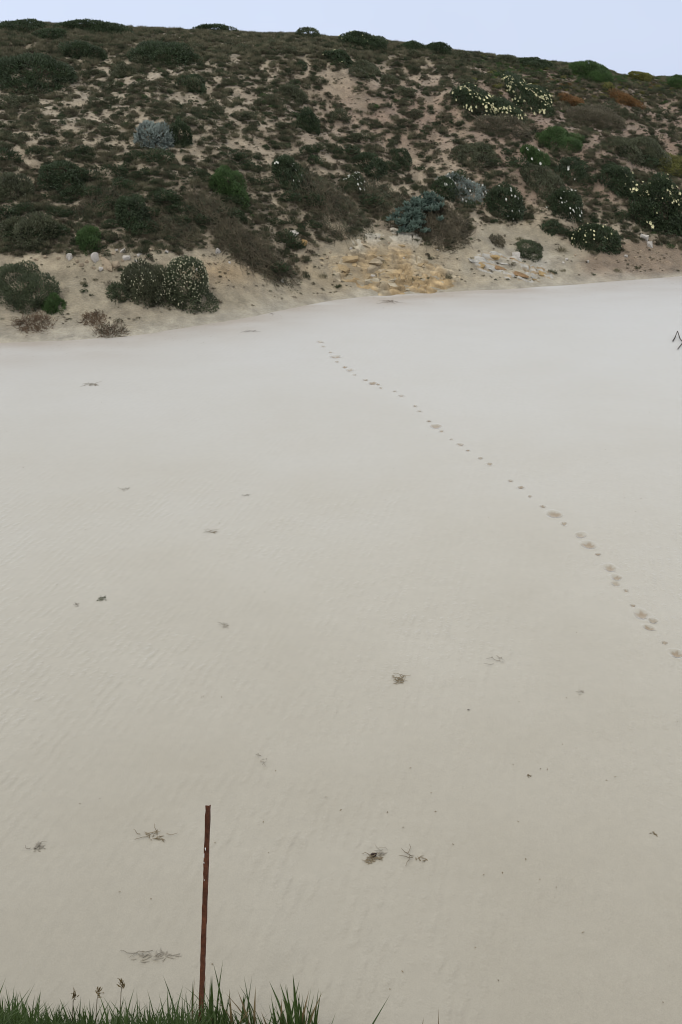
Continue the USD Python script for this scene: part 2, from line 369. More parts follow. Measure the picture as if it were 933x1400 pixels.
def patch_rank(x, y):                                      # evenly spread 0..1, in patches half a metre across
    return np.searchsorted(_grid_noise, patch_noise(x, y)) / len(_grid_noise)


SOIL = np.array([0.9, 0.895, 0.86])


def soil_color(x, y, z):
    px, py = pixel(x, y, z)
    t, _ = rise(x, y)
    col = np.tile(np.array([0.4, 0.335, 0.245]), (len(x), 1))

    def blend(w, c):
        nonlocal col
        w = np.clip(w, 0, 1)[:, None]
        col = col * (1 - w) + np.array(c) * w
    blend(np.exp(-((px - 560) / 170) ** 2 - ((py - 160) / 70) ** 2), (0.285, 0.205, 0.15))
    blend(smooth01((px - 600) / 100) * smooth01((300 - py) / 40), (0.265, 0.19, 0.14))
    blend(smooth01((95 - py) / 25), (0.22, 0.185, 0.12))
    bare = smooth01((py - np.interp(px, _line_px, _line_py)) / 10)
    blend(bare, (0.335, 0.292, 0.215))
    blend(np.exp(-((px - 530) / 105) ** 2 - ((py - 372) / 30) ** 2) * (0.7 + 3 * fbm2(x, y, 2.0, 3, 47)), (0.43, 0.325, 0.19))
    blend(np.exp(-((px - 700) / 60) ** 2 - ((py - 358) / 18) ** 2) * (0.7 + 3 * fbm2(x, y, 2.5, 3, 48)), (0.46, 0.43, 0.37))
    blend(bare * smooth01((px - 775) / 40), (0.25, 0.19, 0.135))
    blend(bare * np.exp(-((px - 45) / 60) ** 2 - ((py - 355) / 14) ** 2), (0.46, 0.39, 0.28))
    blend(bare * np.exp(-((px - 300) / 60) ** 2 - ((py - 372) / 18) ** 2) * 0.5, (0.42, 0.28, 0.14))
    n = fbm2(x, y, 3.2, 4, 41)
    blend(smooth01((n + 0.02) / 0.16) * (0.3 + 0.3 * (1 - bare)), (0.2, 0.16, 0.11))                                 # leaf litter and trodden earth
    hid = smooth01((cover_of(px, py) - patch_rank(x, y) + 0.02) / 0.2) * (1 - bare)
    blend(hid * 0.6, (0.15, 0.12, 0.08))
    blend(smooth01((0.06 - t) / 0.08 + 1.1 * fbm2(x, y, 0.9, 4, 43)), (0.42, 0.385, 0.315))                             # blown sand along the foot
    return col * SOIL


v, f = sheet(axis(-400, -16, 20, 400, 0.1), axis(14, 20.5, 43, 600, 0.1), hill)
t, _ = rise(v[:, 0], v[:, 1])
f = f[(t[f] > -0.12).any(1)]
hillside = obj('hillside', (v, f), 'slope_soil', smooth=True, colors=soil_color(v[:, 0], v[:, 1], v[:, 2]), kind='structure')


# ------------------------------------------------------------------ plant shapes
def leaves(pos, dirs, length, width, rng, flat=False):
    n = len(pos)
    length, width = np.broadcast_to(length, n)[:, None] * rng.uniform(0.7, 1.3, (n, 1)), np.broadcast_to(width, n)[:, None] * rng.uniform(0.8, 1.2, (n, 1))
    d = unit(dirs)
    s = unit(np.cross(d, np.array([0, 0, 1.0]) + rng.normal(size=(n, 3)) * 0.3 if flat else rng.normal(size=(n, 3))))
    k = np.cross(d, s)
    v = np.stack([pos, pos + d * length * 0.5 + s * width * 0.5, pos + d * length + k * length * rng.uniform(-0.2, 0.2, (n, 1)), pos + d * length * 0.5 - s * width * 0.5], 1).reshape(-1, 3)
    i = np.arange(n)[:, None] * 4
    return v, np.vstack([i + [0, 1, 2], i + [0, 2, 3]])


def discs(pos, normal, radius, rng, petals=6):
    n = len(pos)
    z = unit(normal)
    a = unit(np.cross(z, rng.normal(size=(n, 3))))
    b = np.cross(z, a)
    th = np.linspace(0, 2 * math.pi, petals * 2, endpoint=False)
    rr = np.where(np.arange(petals * 2) % 2 == 0, 1.0, 0.62)
    r = np.broadcast_to(radius, n)[:, None, None] * rng.uniform(0.5, 1.3, (n, 1, 1))
    ring = pos[:, None] + r * rr[None, :, None] * (a[:, None] * np.cos(th)[None, :, None] + b[:, None] * np.sin(th)[None, :, None]) + z[:, None] * r * 0.25
    v = np.concatenate([pos[:, None], ring], 1).reshape(-1, 3)
    k = petals * 2
    i = np.arange(n)[:, None, None] * (k + 1)
    tri = np.stack([np.zeros(k, int), 1 + np.arange(k), 1 + (np.arange(k) + 1) % k], 1)[None]
    return v, (i + tri).reshape(-1, 3)


def tubes(paths, r0, r1=None):                             # paths (n, k, 3): n three-sided twigs
    n, k, _ = paths.shape
    tdir = unit(np.gradient(paths, axis=1))
    a = unit(np.cross(tdir, [0.31, 0.2, 0.93]))
    b = np.cross(tdir, a)
    r = np.linspace(1, 0 if r1 is None else 1, k)[None, :, None] * (np.broadcast_to(r0, n)[:, None, None])
    if r1 is not None:
        r = np.broadcast_to(r0, n)[:, None, None] + (r1 - np.broadcast_to(r0, n)[:, None, None]) * np.linspace(0, 1, k)[None, :, None]
    th = [0, 2.094, 4.189]
    v = np.stack([paths + r * (math.cos(q) * a + math.sin(q) * b) for q in th], 2).reshape(-1, 3)
    base = (np.arange(n)[:, None] * k + np.arange(k - 1)[None]).ravel() * 3
    f = []
    for j in range(3):
        m = (j + 1) % 3
        f += [np.stack([base + j, base + m, base + 3 + m], 1), np.stack([base + j, base + 3 + m, base + 3 + j], 1)]
    return v, np.vstack(f)


def curly(rng, start, dirs, length, k=5, wild=0.5):
    n = len(start)
    d, p, out = unit(dirs), start.copy(), [start]
    step = np.broadcast_to(length, n)[:, None] / (k - 1)
    for _ in range(k - 1):
        d = unit(d + rng.normal(0, wild, (n, 3)))
        p = p + d * step
        out.append(p)
    return np.stack(out, 1)


def crown_points(rng, n, lumps=10, spread=0.62, rad=(0.3, 0.5), low=0.0):
    """Points of an uneven dome of unit half width and unit height: positions, outward directions, depth below the surface."""
    ang, rr = rng.uniform(0, 2 * math.pi, lumps), spread * np.sqrt(rng.uniform(0, 1, lumps))
    R = rng.uniform(*rad, lumps)
    c = np.stack([rr * np.cos(ang), rr * np.sin(ang), np.maximum(0.0, (1 - rr ** 2) - R - rng.uniform(0, 0.25, lumps))], 1)
    pick = rng.choice(lumps, n * 2, p=R ** 2 / (R ** 2).sum())
    u = unit(rng.normal(size=(n * 2, 3)))
    deep = rng.uniform(0, 1, n * 2) ** 1.6 * 0.55
    q = c[pick] + R[pick, None] * u * (1 - deep)[:, None]
    inside = (((q[:, None] - c[None]) ** 2).sum(2) < (0.62 * R[None]) ** 2).any(1)
    ok = np.nonzero((q[:, 2] > low) & ~inside)[0][:n]
    m = n // 7                                             # leaves down to the ground all round
    a, w = rng.uniform(0, 2 * math.pi, m), rng.uniform(0.45, 0.76, m)
    skirt = np.stack([w * np.cos(a), w * np.sin(a), rng.uniform(0.0, 0.3, m) * (1.1 - w)], 1)
    return np.vstack([q[ok], skirt]), np.vstack([u[ok], unit(skirt * [1, 1, 0.3])]), np.append(deep[ok], np.full(m, 0.3))


def sit(v, x, y, follow=0.4):                              # lets a plant follow the slope that it grows on
    z0 = float(ground(np.array([x]), np.array([y]))[0])
    v = v.copy()
    dz = ground(v[:, 0] + x, v[:, 1] + y) - z0
    v[:, 2] += np.where(dz < 0, dz, follow * dz)
    return v


def place(px, ytop, ybot, w, sink=0.3):
    """Base point, half width and height of a plant seen between two rows of the picture."""
    p = at(px, ybot)
    half = w * metres(p) / 2
    x, y = p[0] * (1 + sink * half / p[1]), p[1] + sink * half * 1.3
    z = float(ground(np.array([x]), np.array([y]))[0])
    top = EYE - y * math.tan(float(drop(ytop)))
    return np.array([x, y, z]), half, max(top - z, 0.1 + 0.12 * half)


def place_low(px, ytop, ybot, w):
    """The same for a low plant spread over the slope: centre, half width, half depth, height."""
    a, b = at(px, ybot), at(px, ytop + 0.12 * (ybot - ytop))
    half = w * metres(a) / 2
    if b[1] - a[1] > 5:                                    # the line of sight passes over the crest
        b = a + np.array([0, 1.1, 0])
    x, y = (a[:2] + b[:2]) / 2
    ry = float(np.clip((b[1] - a[1]) / 2, 0.3 * half, 1.5 * half))
    return np.array([x, y, float(ground(np.array([x]), np.array([y]))[0])]), half, ry, float(np.clip(0.42 * half, 0.16, 0.5)) if ytop > 60 else float(max(0.25, EYE - y * math.tan(float(drop(ytop))) - ground(np.array([x]), np.array([y]))[0]))


STYLE = {   # leaf material, leaves per square metre of dome, leaf length, width, upward pull, lumps
    'dark': ('dark_leaf', 2100, 0.055, 0.028, 0.5, 14), 'olive': ('olive_leaf', 1900, 0.06, 0.024, 0.7, 12), 'bright': ('bright_leaf', 2600, 0.06, 0.018, 0.9, 8),
    'grey': ('grey_leaf', 2000, 0.05, 0.022, 0.7, 12), 'silver': ('silver_leaf', 900, 0.085, 0.05, 0.35, 20), 'mat': ('dark_leaf', 2100, 0.06, 0.026, 0.4, 18),
    'silvermat': ('silver_leaf', 1500, 0.05, 0.026, 0.6, 22), 'rust': ('rust_leaf', 1800, 0.05, 0.024, 0.6, 12), 'yellow': ('yellow_leaf', 1800, 0.05, 0.024, 0.7, 10), 'dry': ('dry_leaf', 1700, 0.05, 0.018, 0.6, 14),
    'red': ('red_brown_leaf', 1700, 0.06, 0.016, 0.6, 12)}


def shrub(name, label, cat, px, ytop, ybot, w, kind, flowers=0, petal='cream_petal', fsize=0.035, group=None, deep=0.85, sink=0.3, seed=None):
    rng = np.random.default_rng(int(px * 1000 + ybot) if seed is None else seed)
    if kind in ('mat', 'rust', 'yellow', 'dry', 'red', 'silvermat'):
        p, rx, ry, h = place_low(px, ytop, ybot, w)
        fol = 1.0
    else:
        p, rx, h = place(px, ytop, ybot, w, sink)
        ry, fol = rx * deep, 0.4
    mat, dens, ll, lw, up, lumps = STYLE[kind]
    scale = np.array([rx / 0.95, ry / 0.95, h])
    area = math.pi * rx * ry + 2 * math.pi * 0.6 * (rx + ry) / 2 * h
    n = int(np.clip(dens * area * 1.5, 500, 11000))
    big = max(1.0, math.sqrt(dens * area * 1.5 / 11000))
    q, u, dp = crown_points(rng, n, lumps)
    pos = q * scale
    d = u + np.array([0, 0, up]) + rng.normal(0, 0.45, q.shape)
    t = thing(name, label, cat, p, group)
    lv, lf = leaves(pos, d, ll * big, lw * big, rng)
    obj('foliage', (sit(lv, p[0], p[1], fol), lf), mat, t)
    m = 14
    tips = q[rng.integers(0, len(q), m)] * scale * 0.85
    k = np.linspace(0, 1, 4)[None, :, None]
    st = rng.normal(0, 0.12, (m, 1, 3)) * np.array([rx, ry, 0]) + k * tips[:, None] * np.array([1, 1, 1])
    sv, sf = tubes(st, 0.012, 0.004)
    obj('stem', (sit(sv, p[0], p[1], fol), sf), 'twig', t, kind='stuff')
    if flowers:
        outer = np.nonzero((dp < 0.12) & (q[:, 2] > 0.12))[0]
        fw = np.clip(meshkit.noise(q[outer] * 3.1 + px) - 0.25, 0.03, 1) ** 1.5            # flowers come in bunches
        pick = rng.choice(outer, min(flowers, len(outer)), replace=False, p=fw / fw.sum())
        fv, ff = discs(pos[pick] + u[pick] * 0.045, u[pick] * 0.8 + np.array([0, -0.35, 0.5]), fsize, rng)
        obj('flowers', (sit(fv, p[0], p[1], fol), ff), petal, t, kind='stuff')
    return t


def brush(name, label, cat, px, ytop, ybot, w, mat='twig', leafy=None, n=420, wild=0.45, group=None, flat=0.5, r=0.006):
    """A tangle of dead twigs, with or without dry leaves."""
    rng = np.random.default_rng(int(px * 1000 + ybot))
    p, rx, ry, h = place_low(px, ytop, ybot, w)
    h *= 0.62
    n = int(n * 0.72)
    q, u, _ = crown_points(rng, n, 22, low=0.02, spread=0.75, rad=(0.2, 0.42))
    s = np.array([rx / 0.95, ry / 0.95, h])
    d = u * np.array([1, 1, flat]) + rng.normal(0, 0.6, q.shape) + np.array([0, 0, 0.25])
    L = np.clip(rx * rng.uniform(0.2, 0.5, len(q)), 0.12, 0.5)
    paths = curly(rng, q * s * 0.85, d, L, 5, wild)
    t = thing(name, label, cat, p, group)
    v, f = tubes(paths, r, 0.003)
    v = sit(v, p[0], p[1], 1.0)
    obj('branches', (v, f), mat, t, kind='stuff')
    if leafy:
        lm, ln = leafy
        q, u, _ = crown_points(rng, int(ln * 1.3), 22, spread=0.75, rad=(0.2, 0.42))
        lv, lf = leaves(q * s, u + rng.normal(0, 0.6, q.shape) + np.array([0, 0, 0.4]), 0.06, 0.014, rng)
        obj('foliage', (sit(lv, p[0], p[1], 1.0), lf), lm, t)
    return t


# ------------------------------------------------------------------ ground cover of the slope (too many to count: one mass)
rng = np.random.default_rng(11)
PROTO = []
cover = UsdGeom.PointInstancer.Define(stage, '/World/low_ground_cover')


def proto(name, kind, n, seed):
    r = np.random.default_rng(seed)
    if kind == 'blade':
        mat = name
        a = r.uniform(0, 2 * math.pi, n)
        rad = 0.75 * np.sqrt(r.uniform(0, 1, n))
        pos = np.stack([rad * np.cos(a), rad * np.sin(a), np.zeros(n)], 1)
        d = pos * 0.7 + r.normal(0, 0.35, (n, 3)) + np.array([0, 0, 1.0])
        m = leaves(pos, d, 1.0, 0.075, r)
    elif kind == 'twig':
        mat = name
        q, u, _ = crown_points(r, n, 9)
        m = tubes(curly(r, q * 0.8, u + r.normal(0, 0.6, q.shape) + [0, 0, 0.2], r.uniform(0.5, 1.0, len(q)), 4, 0.5), 0.03, 0.012)
    else:
        mat = name
        q, u, _ = crown_points(r, n, 9)
        m = leaves(q, u + r.normal(0, 0.6, q.shape) + np.array([0, 0, 0.5]), 0.34, 0.12, r)
    path = f'/World/low_ground_cover/tuft_{len(PROTO) + 1:03d}'
    usdkit.mesh(stage, path, m, '/World/Looks/' + mat)
    PROTO.append(path)
    return len(PROTO) - 1


K = {'dark': [proto('dark_leaf', 'leaf', 260, s) for s in (1, 2)], 'olive': [proto('olive_leaf', 'leaf', 240, s) for s in (3, 4)], 'bright': [proto('bright_leaf', 'leaf', 220, 5)],
     'grey': [proto('grey_leaf', 'leaf', 220, 6)], 'dry': [proto('dry_leaf', 'leaf', 200, s) for s in (7, 8)], 'twig': [proto('twig', 'twig', 90, s) for s in (9, 10)],
     'straw': [proto('dry_grass', 'blade', 70, s) for s in (12, 13)], 'green_blade': [proto('olive_leaf', 'blade', 70, 14)], 'rust': [proto('rust_leaf', 'leaf', 200, 15)], 'yellow': [proto('yellow_leaf', 'leaf', 200, 16)]}
names = list(K)
N = 235000
x, y = rng.uniform(-26, 30, N), rng.uniform(19, 43, N)
z = hill(x, y)
px, py = pixel(x, y, z)
t, _ = rise(x, y)
ok = (px > -420) & (px < 1350) & (t > 0.04) & (t < 1.25)
ok &= patch_rank(x, y) < cover_of(px, py) + rng.normal(0, 0.07, N)
x, y, z, px, py, t = (q[ok] for q in (x, y, z, px, py, t))
mixn = fbm2(x, y, 0.9, 2, 51) + rng.normal(0, 0.09, len(x))
W = np.zeros((len(x), len(names)))


def weight(kind, w):
    W[:, names.index(kind)] += w


weight('olive', 0.8 + 0 * px)
weight('dark', 0.3 + 0.9 * smooth01(mixn / 0.2) + 0.8 * smooth01((py - 215) / 60) * smooth01((400 - px) / 100))
weight('dry', 0.8 + 1.0 * smooth01(-mixn / 0.2) + 0.5 * smooth01((px - 450) / 150))
weight('twig', 0.55 + 0.7 * smooth01((py - 230) / 60))
weight('grey', 0.3 + 0 * px)
weight('straw', 1.1 + 2.6 * smooth01((100 - py) / 30) * smooth01((640 - px) / 60))
weight('green_blade', 0.8 + 0.9 * smooth01((105 - py) / 30))
shoulder = smooth01((px - 640) / 60) * smooth01((150 - py) / 25)
weight('bright', 0.05 + 4.0 * shoulder * smooth01((120 - py) / 15))
weight('rust', 2.2 * shoulder * smooth01((fbm2(x, y, 0.8, 2, 61) - 0.04) / 0.08) * smooth01((py - 108) / 10))
weight('yellow', 0.9 * shoulder)
xs_, ys_ = rng.uniform(-26, 30, 94000), rng.uniform(19, 40, 94000)
zs_ = hill(xs_, ys_)
qx, qy = pixel(xs_, ys_, zs_)
ts_, _ = rise(xs_, ys_)
bz = smooth01((qy - np.interp(qx, _line_px, _line_py)) / 10)
ok = (qx > -420) & (qx < 1350) & (ts_ > 0.03) & (ts_ < 1.1) & (rng.uniform(0, 1, len(xs_)) < np.where(bz > 0.5, 0.1 + 0.45 * smooth01(fbm2(xs_, ys_, 1.2, 3, 63) * 6), 0.55))
nb = int(ok.sum())
cum = np.cumsum(W / W.sum(1, keepdims=True), 1)
ki = (rng.uniform(0, 1, len(x))[:, None] > cum).sum(1).clip(0, len(names) - 1)
idx = np.array([K[names[k]][rng.integers(0, len(K[names[k]]))] for k in ki], np.int32)
small = np.array(sum([K[q] for q in ('dry', 'twig', 'twig', 'straw', 'dry', 'olive')], []), np.int32)
si = small[rng.integers(0, len(small), nb)]
size = (0.045 + 0.085 * rng.uniform(0, 1, len(x)) ** 1.6) * np.where(t > 0.9, 0.8, 1)
squash = np.where(np.isin(ki, [names.index(q) for q in ('straw', 'green_blade')]), rng.uniform(0.9, 1.3, len(x)), rng.uniform(0.5, 0.95, len(x)))
x, y, z = np.append(x, xs_[ok]), np.append(y, ys_[ok]), np.append(z, zs_[ok])
size, squash, idx = np.append(size, rng.uniform(0.02, 0.055, nb)), np.append(squash, rng.uniform(0.5, 1.0, nb)), np.append(idx, si)
cover.CreatePrototypesRel().SetTargets([Sdf.Path(q) for q in PROTO])
cover.CreateProtoIndicesAttr(Vt.IntArray.FromNumpy(idx))
cover.CreatePositionsAttr(Vt.Vec3fArray.FromNumpy(np.stack([x, y, z - 0.01], 1).astype(np.float32)))
cover.CreateScalesAttr(Vt.Vec3fArray.FromNumpy(np.stack([size, size, size * squash], 1).astype(np.float32)))
turn = rng.uniform(0, 2 * math.pi, len(x))
cover.CreateOrientationsAttr(Vt.QuathArray([Gf.Quath(float(math.cos(a / 2)), Gf.Vec3h(0, 0, float(math.sin(a / 2)))) for a in turn]))
tag(cover.GetPrim(), 'low tufts of dry grass, twigs and dark leaves scattered over the sandy slope', 'ground cover', kind='stuff')

# ------------------------------------------------------------------ shrubs one can tell apart
S, B = shrub, brush
S('dark_shrub', 'largest spreading dark green shrub, at the left edge high on the slope', 'shrub', 45, 81, 133, 128, 'mat')
S('dark_shrub', 'dark shrub on the crest at the far left end of the skyline', 'shrub', 22, 29, 47, 92, 'mat')
S('dark_shrub', 'long dark shrub mound on the crest above the largest dark shrub', 'shrub', 128, 27, 46, 120, 'mat')
S('dark_shrub', 'small dark shrub just under the left end of the crest', 'shrub', 70, 43, 57, 46, 'mat')
S('dark_shrub', 'flat dark green shrub between the crest and the largest dark shrub', 'shrub', 115, 65, 82, 76, 'mat')
S('dark_shrub', 'long dark green shrub below the crest, above a smaller one, upper left', 'shrub', 225, 66, 93, 104, 'mat')
S('dark_shrub', 'small dark shrub just below the long dark one, upper left', 'shrub', 262, 100, 121, 48, 'dark')
S('dark_shrub', 'small dull shrub in pale sand right of the largest dark shrub', 'shrub', 168, 86, 104, 38, 'olive')
S('silver_shrub', 'rounded silver-blue shrub on the left half of the slope', 'shrub', 212, 160, 202, 50, 'silver')
S('dark_shrub', 'dark olive shrub touching the right side of the silver-blue shrub', 'shrub', 247, 158, 200, 32, 'dark')
S('crest_shrub', 'thin dark line of shrub along the crest, left of the upright sprig', 'shrub', 292, 33, 45, 64, 'mat')
S('crest_shrub', 'single upright sprig standing up from the skyline', 'plant', 323, 28, 44, 9, 'olive')
S('crest_shrub', 'rounded grey-green shrub alone on the middle of the skyline', 'shrub', 422, 36, 52, 40, 'grey')
S('crest_shrub', 'wide dark skyline shrub dotted with a few pale flowers', 'shrub', 497, 43, 66, 78, 'dark', flowers=34, fsize=0.028)
S('flowering_shrub', 'dark shrub with white flowers just below the middle of the crest', 'shrub', 461, 66, 85, 44, 'dark', flowers=14, fsize=0.035)
S('dark_shrub', 'flat grey-dark shrub right of the flowering one below the crest', 'shrub', 500, 84, 97, 46, 'olive')
S('dark_shrub', 'tiny dark shrub in sparse ground below the middle of the crest', 'shrub', 413, 83, 96, 15, 'dark')
S('crest_shrub', 'small dark shrub on the skyline right of the flower-dotted one', 'shrub', 566, 55, 69, 38, 'dark')
S('crest_shrub', 'dark bushy shrub on the skyline where the crest begins to fall', 'shrub', 602, 57, 73, 42, 'dark')
S('crest_shrub', 'small dark shrub on the falling skyline above the flower carpet', 'shrub', 697, 73, 87, 34, 'olive')
S('crest_shrub', 'green shrub on the falling skyline, left of the bright green hump', 'shrub', 732, 77, 91, 50, 'dark')
S('crest_shrub', 'bright green hump of shrub at the right shoulder of the skyline', 'shrub', 803, 82, 106, 74, 'bright')
S('crest_shrub', 'yellow-green shrub on the low skyline right of the green hump', 'shrub', 880, 99, 114, 46, 'yellow')
S('crest_shrub', 'green shrub on the low skyline at the right edge', 'shrub', 926, 102, 118, 46, 'bright')
S('flowering_shrub', 'lower left half of the carpet of big cream flowers, upper right', 'shrub', 668, 130, 171, 104, 'mat', flowers=240, fsize=0.038)
S('flowering_shrub', 'upper right half of the carpet of big cream flowers', 'shrub', 722, 106, 158, 78, 'mat', flowers=210, fsize=0.038)
S('green_mound', 'larger rounded green mound below the flower carpet', 'shrub', 766, 172, 205, 72, 'bright', deep=0.5)
S('green_mound', 'smaller rounded green mound with a few white flowers, below the flower carpet', 'shrub', 730, 196, 224, 52, 'bright', deep=0.55, flowers=5, petal='white_petal', fsize=0.04)
S('dark_shrub', 'dark shrub with a few flowers under the two green mounds', 'shrub', 776, 215, 241, 54, 'dark', flowers=7, petal='white_petal')
S('dark_shrub', 'dull olive shrub behind the two dark round flowering shrubs', 'shrub', 737, 227, 256, 66, 'olive')
S('flowering_shrub', 'rounded dark green shrub with sparse white flowers, right of the silver patch', 'shrub', 693, 248, 296, 66, 'dark', deep=0.6, flowers=20, petal='white_petal', fsize=0.03)
S('flowering_shrub', 'rounded dark shrub with white flowers above the oval one', 'shrub', 775, 256, 297, 58, 'dark', deep=0.6, flowers=36, petal='white_petal', fsize=0.03)
S('flowering_shrub', 'oval dark green shrub with small flowers, low on bare soil at the right', 'shrub', 817, 306, 345, 84, 'dark', flowers=60, fsize=0.028, deep=0.5)
S('flowering_shrub', 'big dark shrub with large cream flowers at the right edge', 'shrub', 905, 236, 318, 100, 'dark', flowers=95, fsize=0.046, deep=0.6)
S('dark_shrub', 'dark flower-specked shrub joining the big flowering one on its left', 'shrub', 846, 225, 260, 64, 'dark', flowers=14, fsize=0.036)
S('dark_shrub', 'tiny green mat on bare soil above the oval shrub', 'plant', 755, 303, 316, 27, 'dark')
S('olive_shrub', 'yellowish olive shrub at the right edge above the big flowering shrub', 'shrub', 920, 212, 244, 60, 'yellow')
S('green_mound', 'bright green domed shrub on the middle left of the slope', 'shrub', 315, 226, 270, 57, 'bright')
S('flowering_shrub', 'dark shrub topped with white flowers right of the green dome', 'shrub', 395, 214, 250, 58, 'dark', flowers=26, petal='white_petal', fsize=0.028)
S('dark_shrub', 'dark green shrub in the middle of the patchy slope', 'shrub', 422, 147, 177, 38, 'dark')
S('dark_shrub', 'dull shrub above the dark green one, mid slope', 'shrub', 400, 116, 136, 42, 'olive')
S('dark_shrub', 'flat leafy green shrub near the centre, left of a smaller one', 'shrub', 505, 208, 236, 50, 'dark')
S('dark_shrub', 'small leafy green shrub near the centre, above the blue-green patch', 'shrub', 549, 203, 224, 36, 'dark')
S('pale_shrub', 'small shrub covered in greyish white flower heads near the centre', 'shrub', 490, 235, 260, 36, 'grey', flowers=60, petal='white_petal', fsize=0.026)
B('dead_brush', 'widest mass of brown brush above the ochre rock', 'brush', 452, 242, 332, 120, leafy=('olive_leaf', 3200), n=650)
B('dead_brush', 'brown grassy brush between the wide brush mass and the blue-green patch', 'brush', 522, 244, 306, 86, leafy=('olive_leaf', 2200), n=450)
B('dead_brush', 'tangle of dead grey-brown twigs hanging over the sand bank', 'brush', 352, 322, 382, 118, n=1300, leafy=('olive_leaf', 1300), flat=0.25, r=0.007)
B('dead_brush', 'dark brown dead shrub beside the blue-green patch, above the rock', 'brush', 606, 274, 346, 96, leafy=('dry_leaf', 2400), n=900)
B('dead_brush', 'brown twiggy tangle under the bright green dome', 'brush', 292, 268, 325, 92, n=800, leafy=('olive_leaf', 1500))
B('dead_brush', 'dull twiggy brush above the two round bushes', 'brush', 236, 285, 334, 70, n=600, leafy=('olive_leaf', 1300))
B('dead_brush', 'brown brush above the small bright green shrub', 'brush', 138, 258, 300, 76, n=600, leafy=('dark_leaf', 1100))
S('dark_shrub', 'dark green shrub in the brush left of centre', 'shrub', 182, 262, 312, 50, 'dark')
S('dark_shrub', 'wide dark green shrub in pale sand at the left', 'shrub', 85, 221, 260, 70, 'dark')
S('dark_shrub', 'dark shrub at the left edge above the brush', 'shrub', 22, 236, 268, 54, 'olive')
S('dark_shrub', 'dark brush shrub at the left edge above the pale bank', 'shrub', 40, 290, 338, 90, 'olive')
S('green_shrub', 'small fresh green shrub above the row of stones', 'shrub', 122, 307, 341, 42, 'bright')
S('silver_shrub', 'silver-grey patch of shrub with flower specks right of the blue-green patch', 'shrub', 632, 244, 278, 76, 'silvermat', flowers=30, petal='white_petal', fsize=0.024)
S('flowering_shrub', 'leafy green shrub with pale flowers on the silver-grey patch', 'shrub', 609, 240, 268, 38, 'dark', flowers=9, petal='white_petal')
S('round_bush', 'left lobe of the pair of round bushes standing on the sand bank', 'bush', 208, 352, 420, 86, 'olive', flowers=170, petal='buff_petal', fsize=0.013, sink=0.5)
S('round_bush', 'right, rounder bush of the pair on the sand bank, thick with tiny buff flowers', 'bush', 260, 346, 430, 96, 'grey', flowers=700, petal='buff_petal', fsize=0.0135, sink=0.5, deep=0.7)
S('round_bush', 'small grey-green bush at the left foot of the round bushes', 'bush', 161, 387, 414, 38, 'grey', sink=0.5)
S('round_bush', 'grey-green bush on the sand bank at the left edge', 'bush', 36, 360, 428, 108, 'grey', sink=0.5)
S('green_shrub', 'small bright green bush in front of the left edge bush', 'bush', 76, 401, 430, 36, 'bright', sink=0.5)
B('dead_plant', 'red-brown dead growth under the left edge bush', 'plant', 45, 424, 460, 66, mat='red_brown_leaf', n=230, leafy=('red_brown_leaf', 380))
B('dead_plant', 'red-brown dry clump in the middle of the sand bank', 'plant', 127, 424, 450, 38, mat='red_brown_leaf', n=150, leafy=('red_brown_leaf', 220))
B('dead_plant', 'low brown dry clump at the foot of the sand bank', 'plant', 152, 441, 463, 56, mat='red_brown_leaf', n=170, leafy=('dry_leaf', 200))
S('stringy_plant', 'straggling grey-green plant on the white rock layers', 'plant', 722, 329, 350, 46, 'grey')
S('stringy_plant', 'little brown plant above the white rock layers', 'plant', 681, 321, 340, 22, 'dry')
S('olive_shrub', 'brown-green shrub left of the two green mounds', 'shrub', 650, 196, 224, 66, 'olive')
S('olive_shrub', 'low brown-green growth along the bottom of the flower carpet', 'shrub', 690, 168, 190, 100, 'dry')
S('olive_shrub', 'dark brown low shrub left of the bare patch at the right edge', 'shrub', 820, 150, 178, 96, 'dry')
S('olive_shrub', 'dark low shrub on the right under the bare patch', 'shrub', 872, 188, 220, 96, 'olive')
S('rust_shrub', 'brightest orange patch of low growth on the right shoulder', 'shrub', 856, 130, 147, 54, 'rust')
S('rust_shrub', 'duller orange patch just right of the flower carpet', 'shrub', 782, 131, 148, 44, 'rust')
S('yellow_shrub', 'small yellow-green shrub above the orange patch', 'shrub', 833, 113, 132, 24, 'yellow')

# trailing blue-green succulent: rows of rosettes hanging down the slope
p, rx, h = place(566, 276, 334, 54, 0.1)
t = thing('trailing_succulent', 'blue-green succulent trailing in rows of rosettes beside the dark dead shrub', 'plant', p)
rng = np.random.default_rng(44)
bits, stems = [], []
top = at(590, 284) - p
for k in range(95):
    s, o = rng.uniform(0, 1), rng.normal(0, 0.2)
    c = np.array([top[0] * (1 - s) - 0.32 * s + o, top[1] * (1 - s), 0])
    c[2] = ground(np.array([c[0] + p[0]]), np.array([c[1] + p[1]]))[0] - p[2] + rng.uniform(0.14, 0.38)
    m = 16
    a = np.linspace(0, 2 * math.pi * 2, m, endpoint=False) + rng.uniform(0, 6)
    el = np.linspace(0.1, 1.1, m)
    d = np.stack([np.cos(a) * np.cos(el), np.sin(a) * np.cos(el) - 0.35, np.sin(el)], 1)
    bits.append(leaves(np.tile(c, (m, 1)), d, 0.15, 0.075, rng))
    stems.append(np.stack([c + [0, 0.12, -0.2], c + [0, 0.05, -0.09], c]))
obj('rosettes', join(bits), 'teal_leaf', t, kind='stuff')
obj('stem', tubes(np.array(stems), 0.012, 0.008), 'twig', t, kind='stuff')

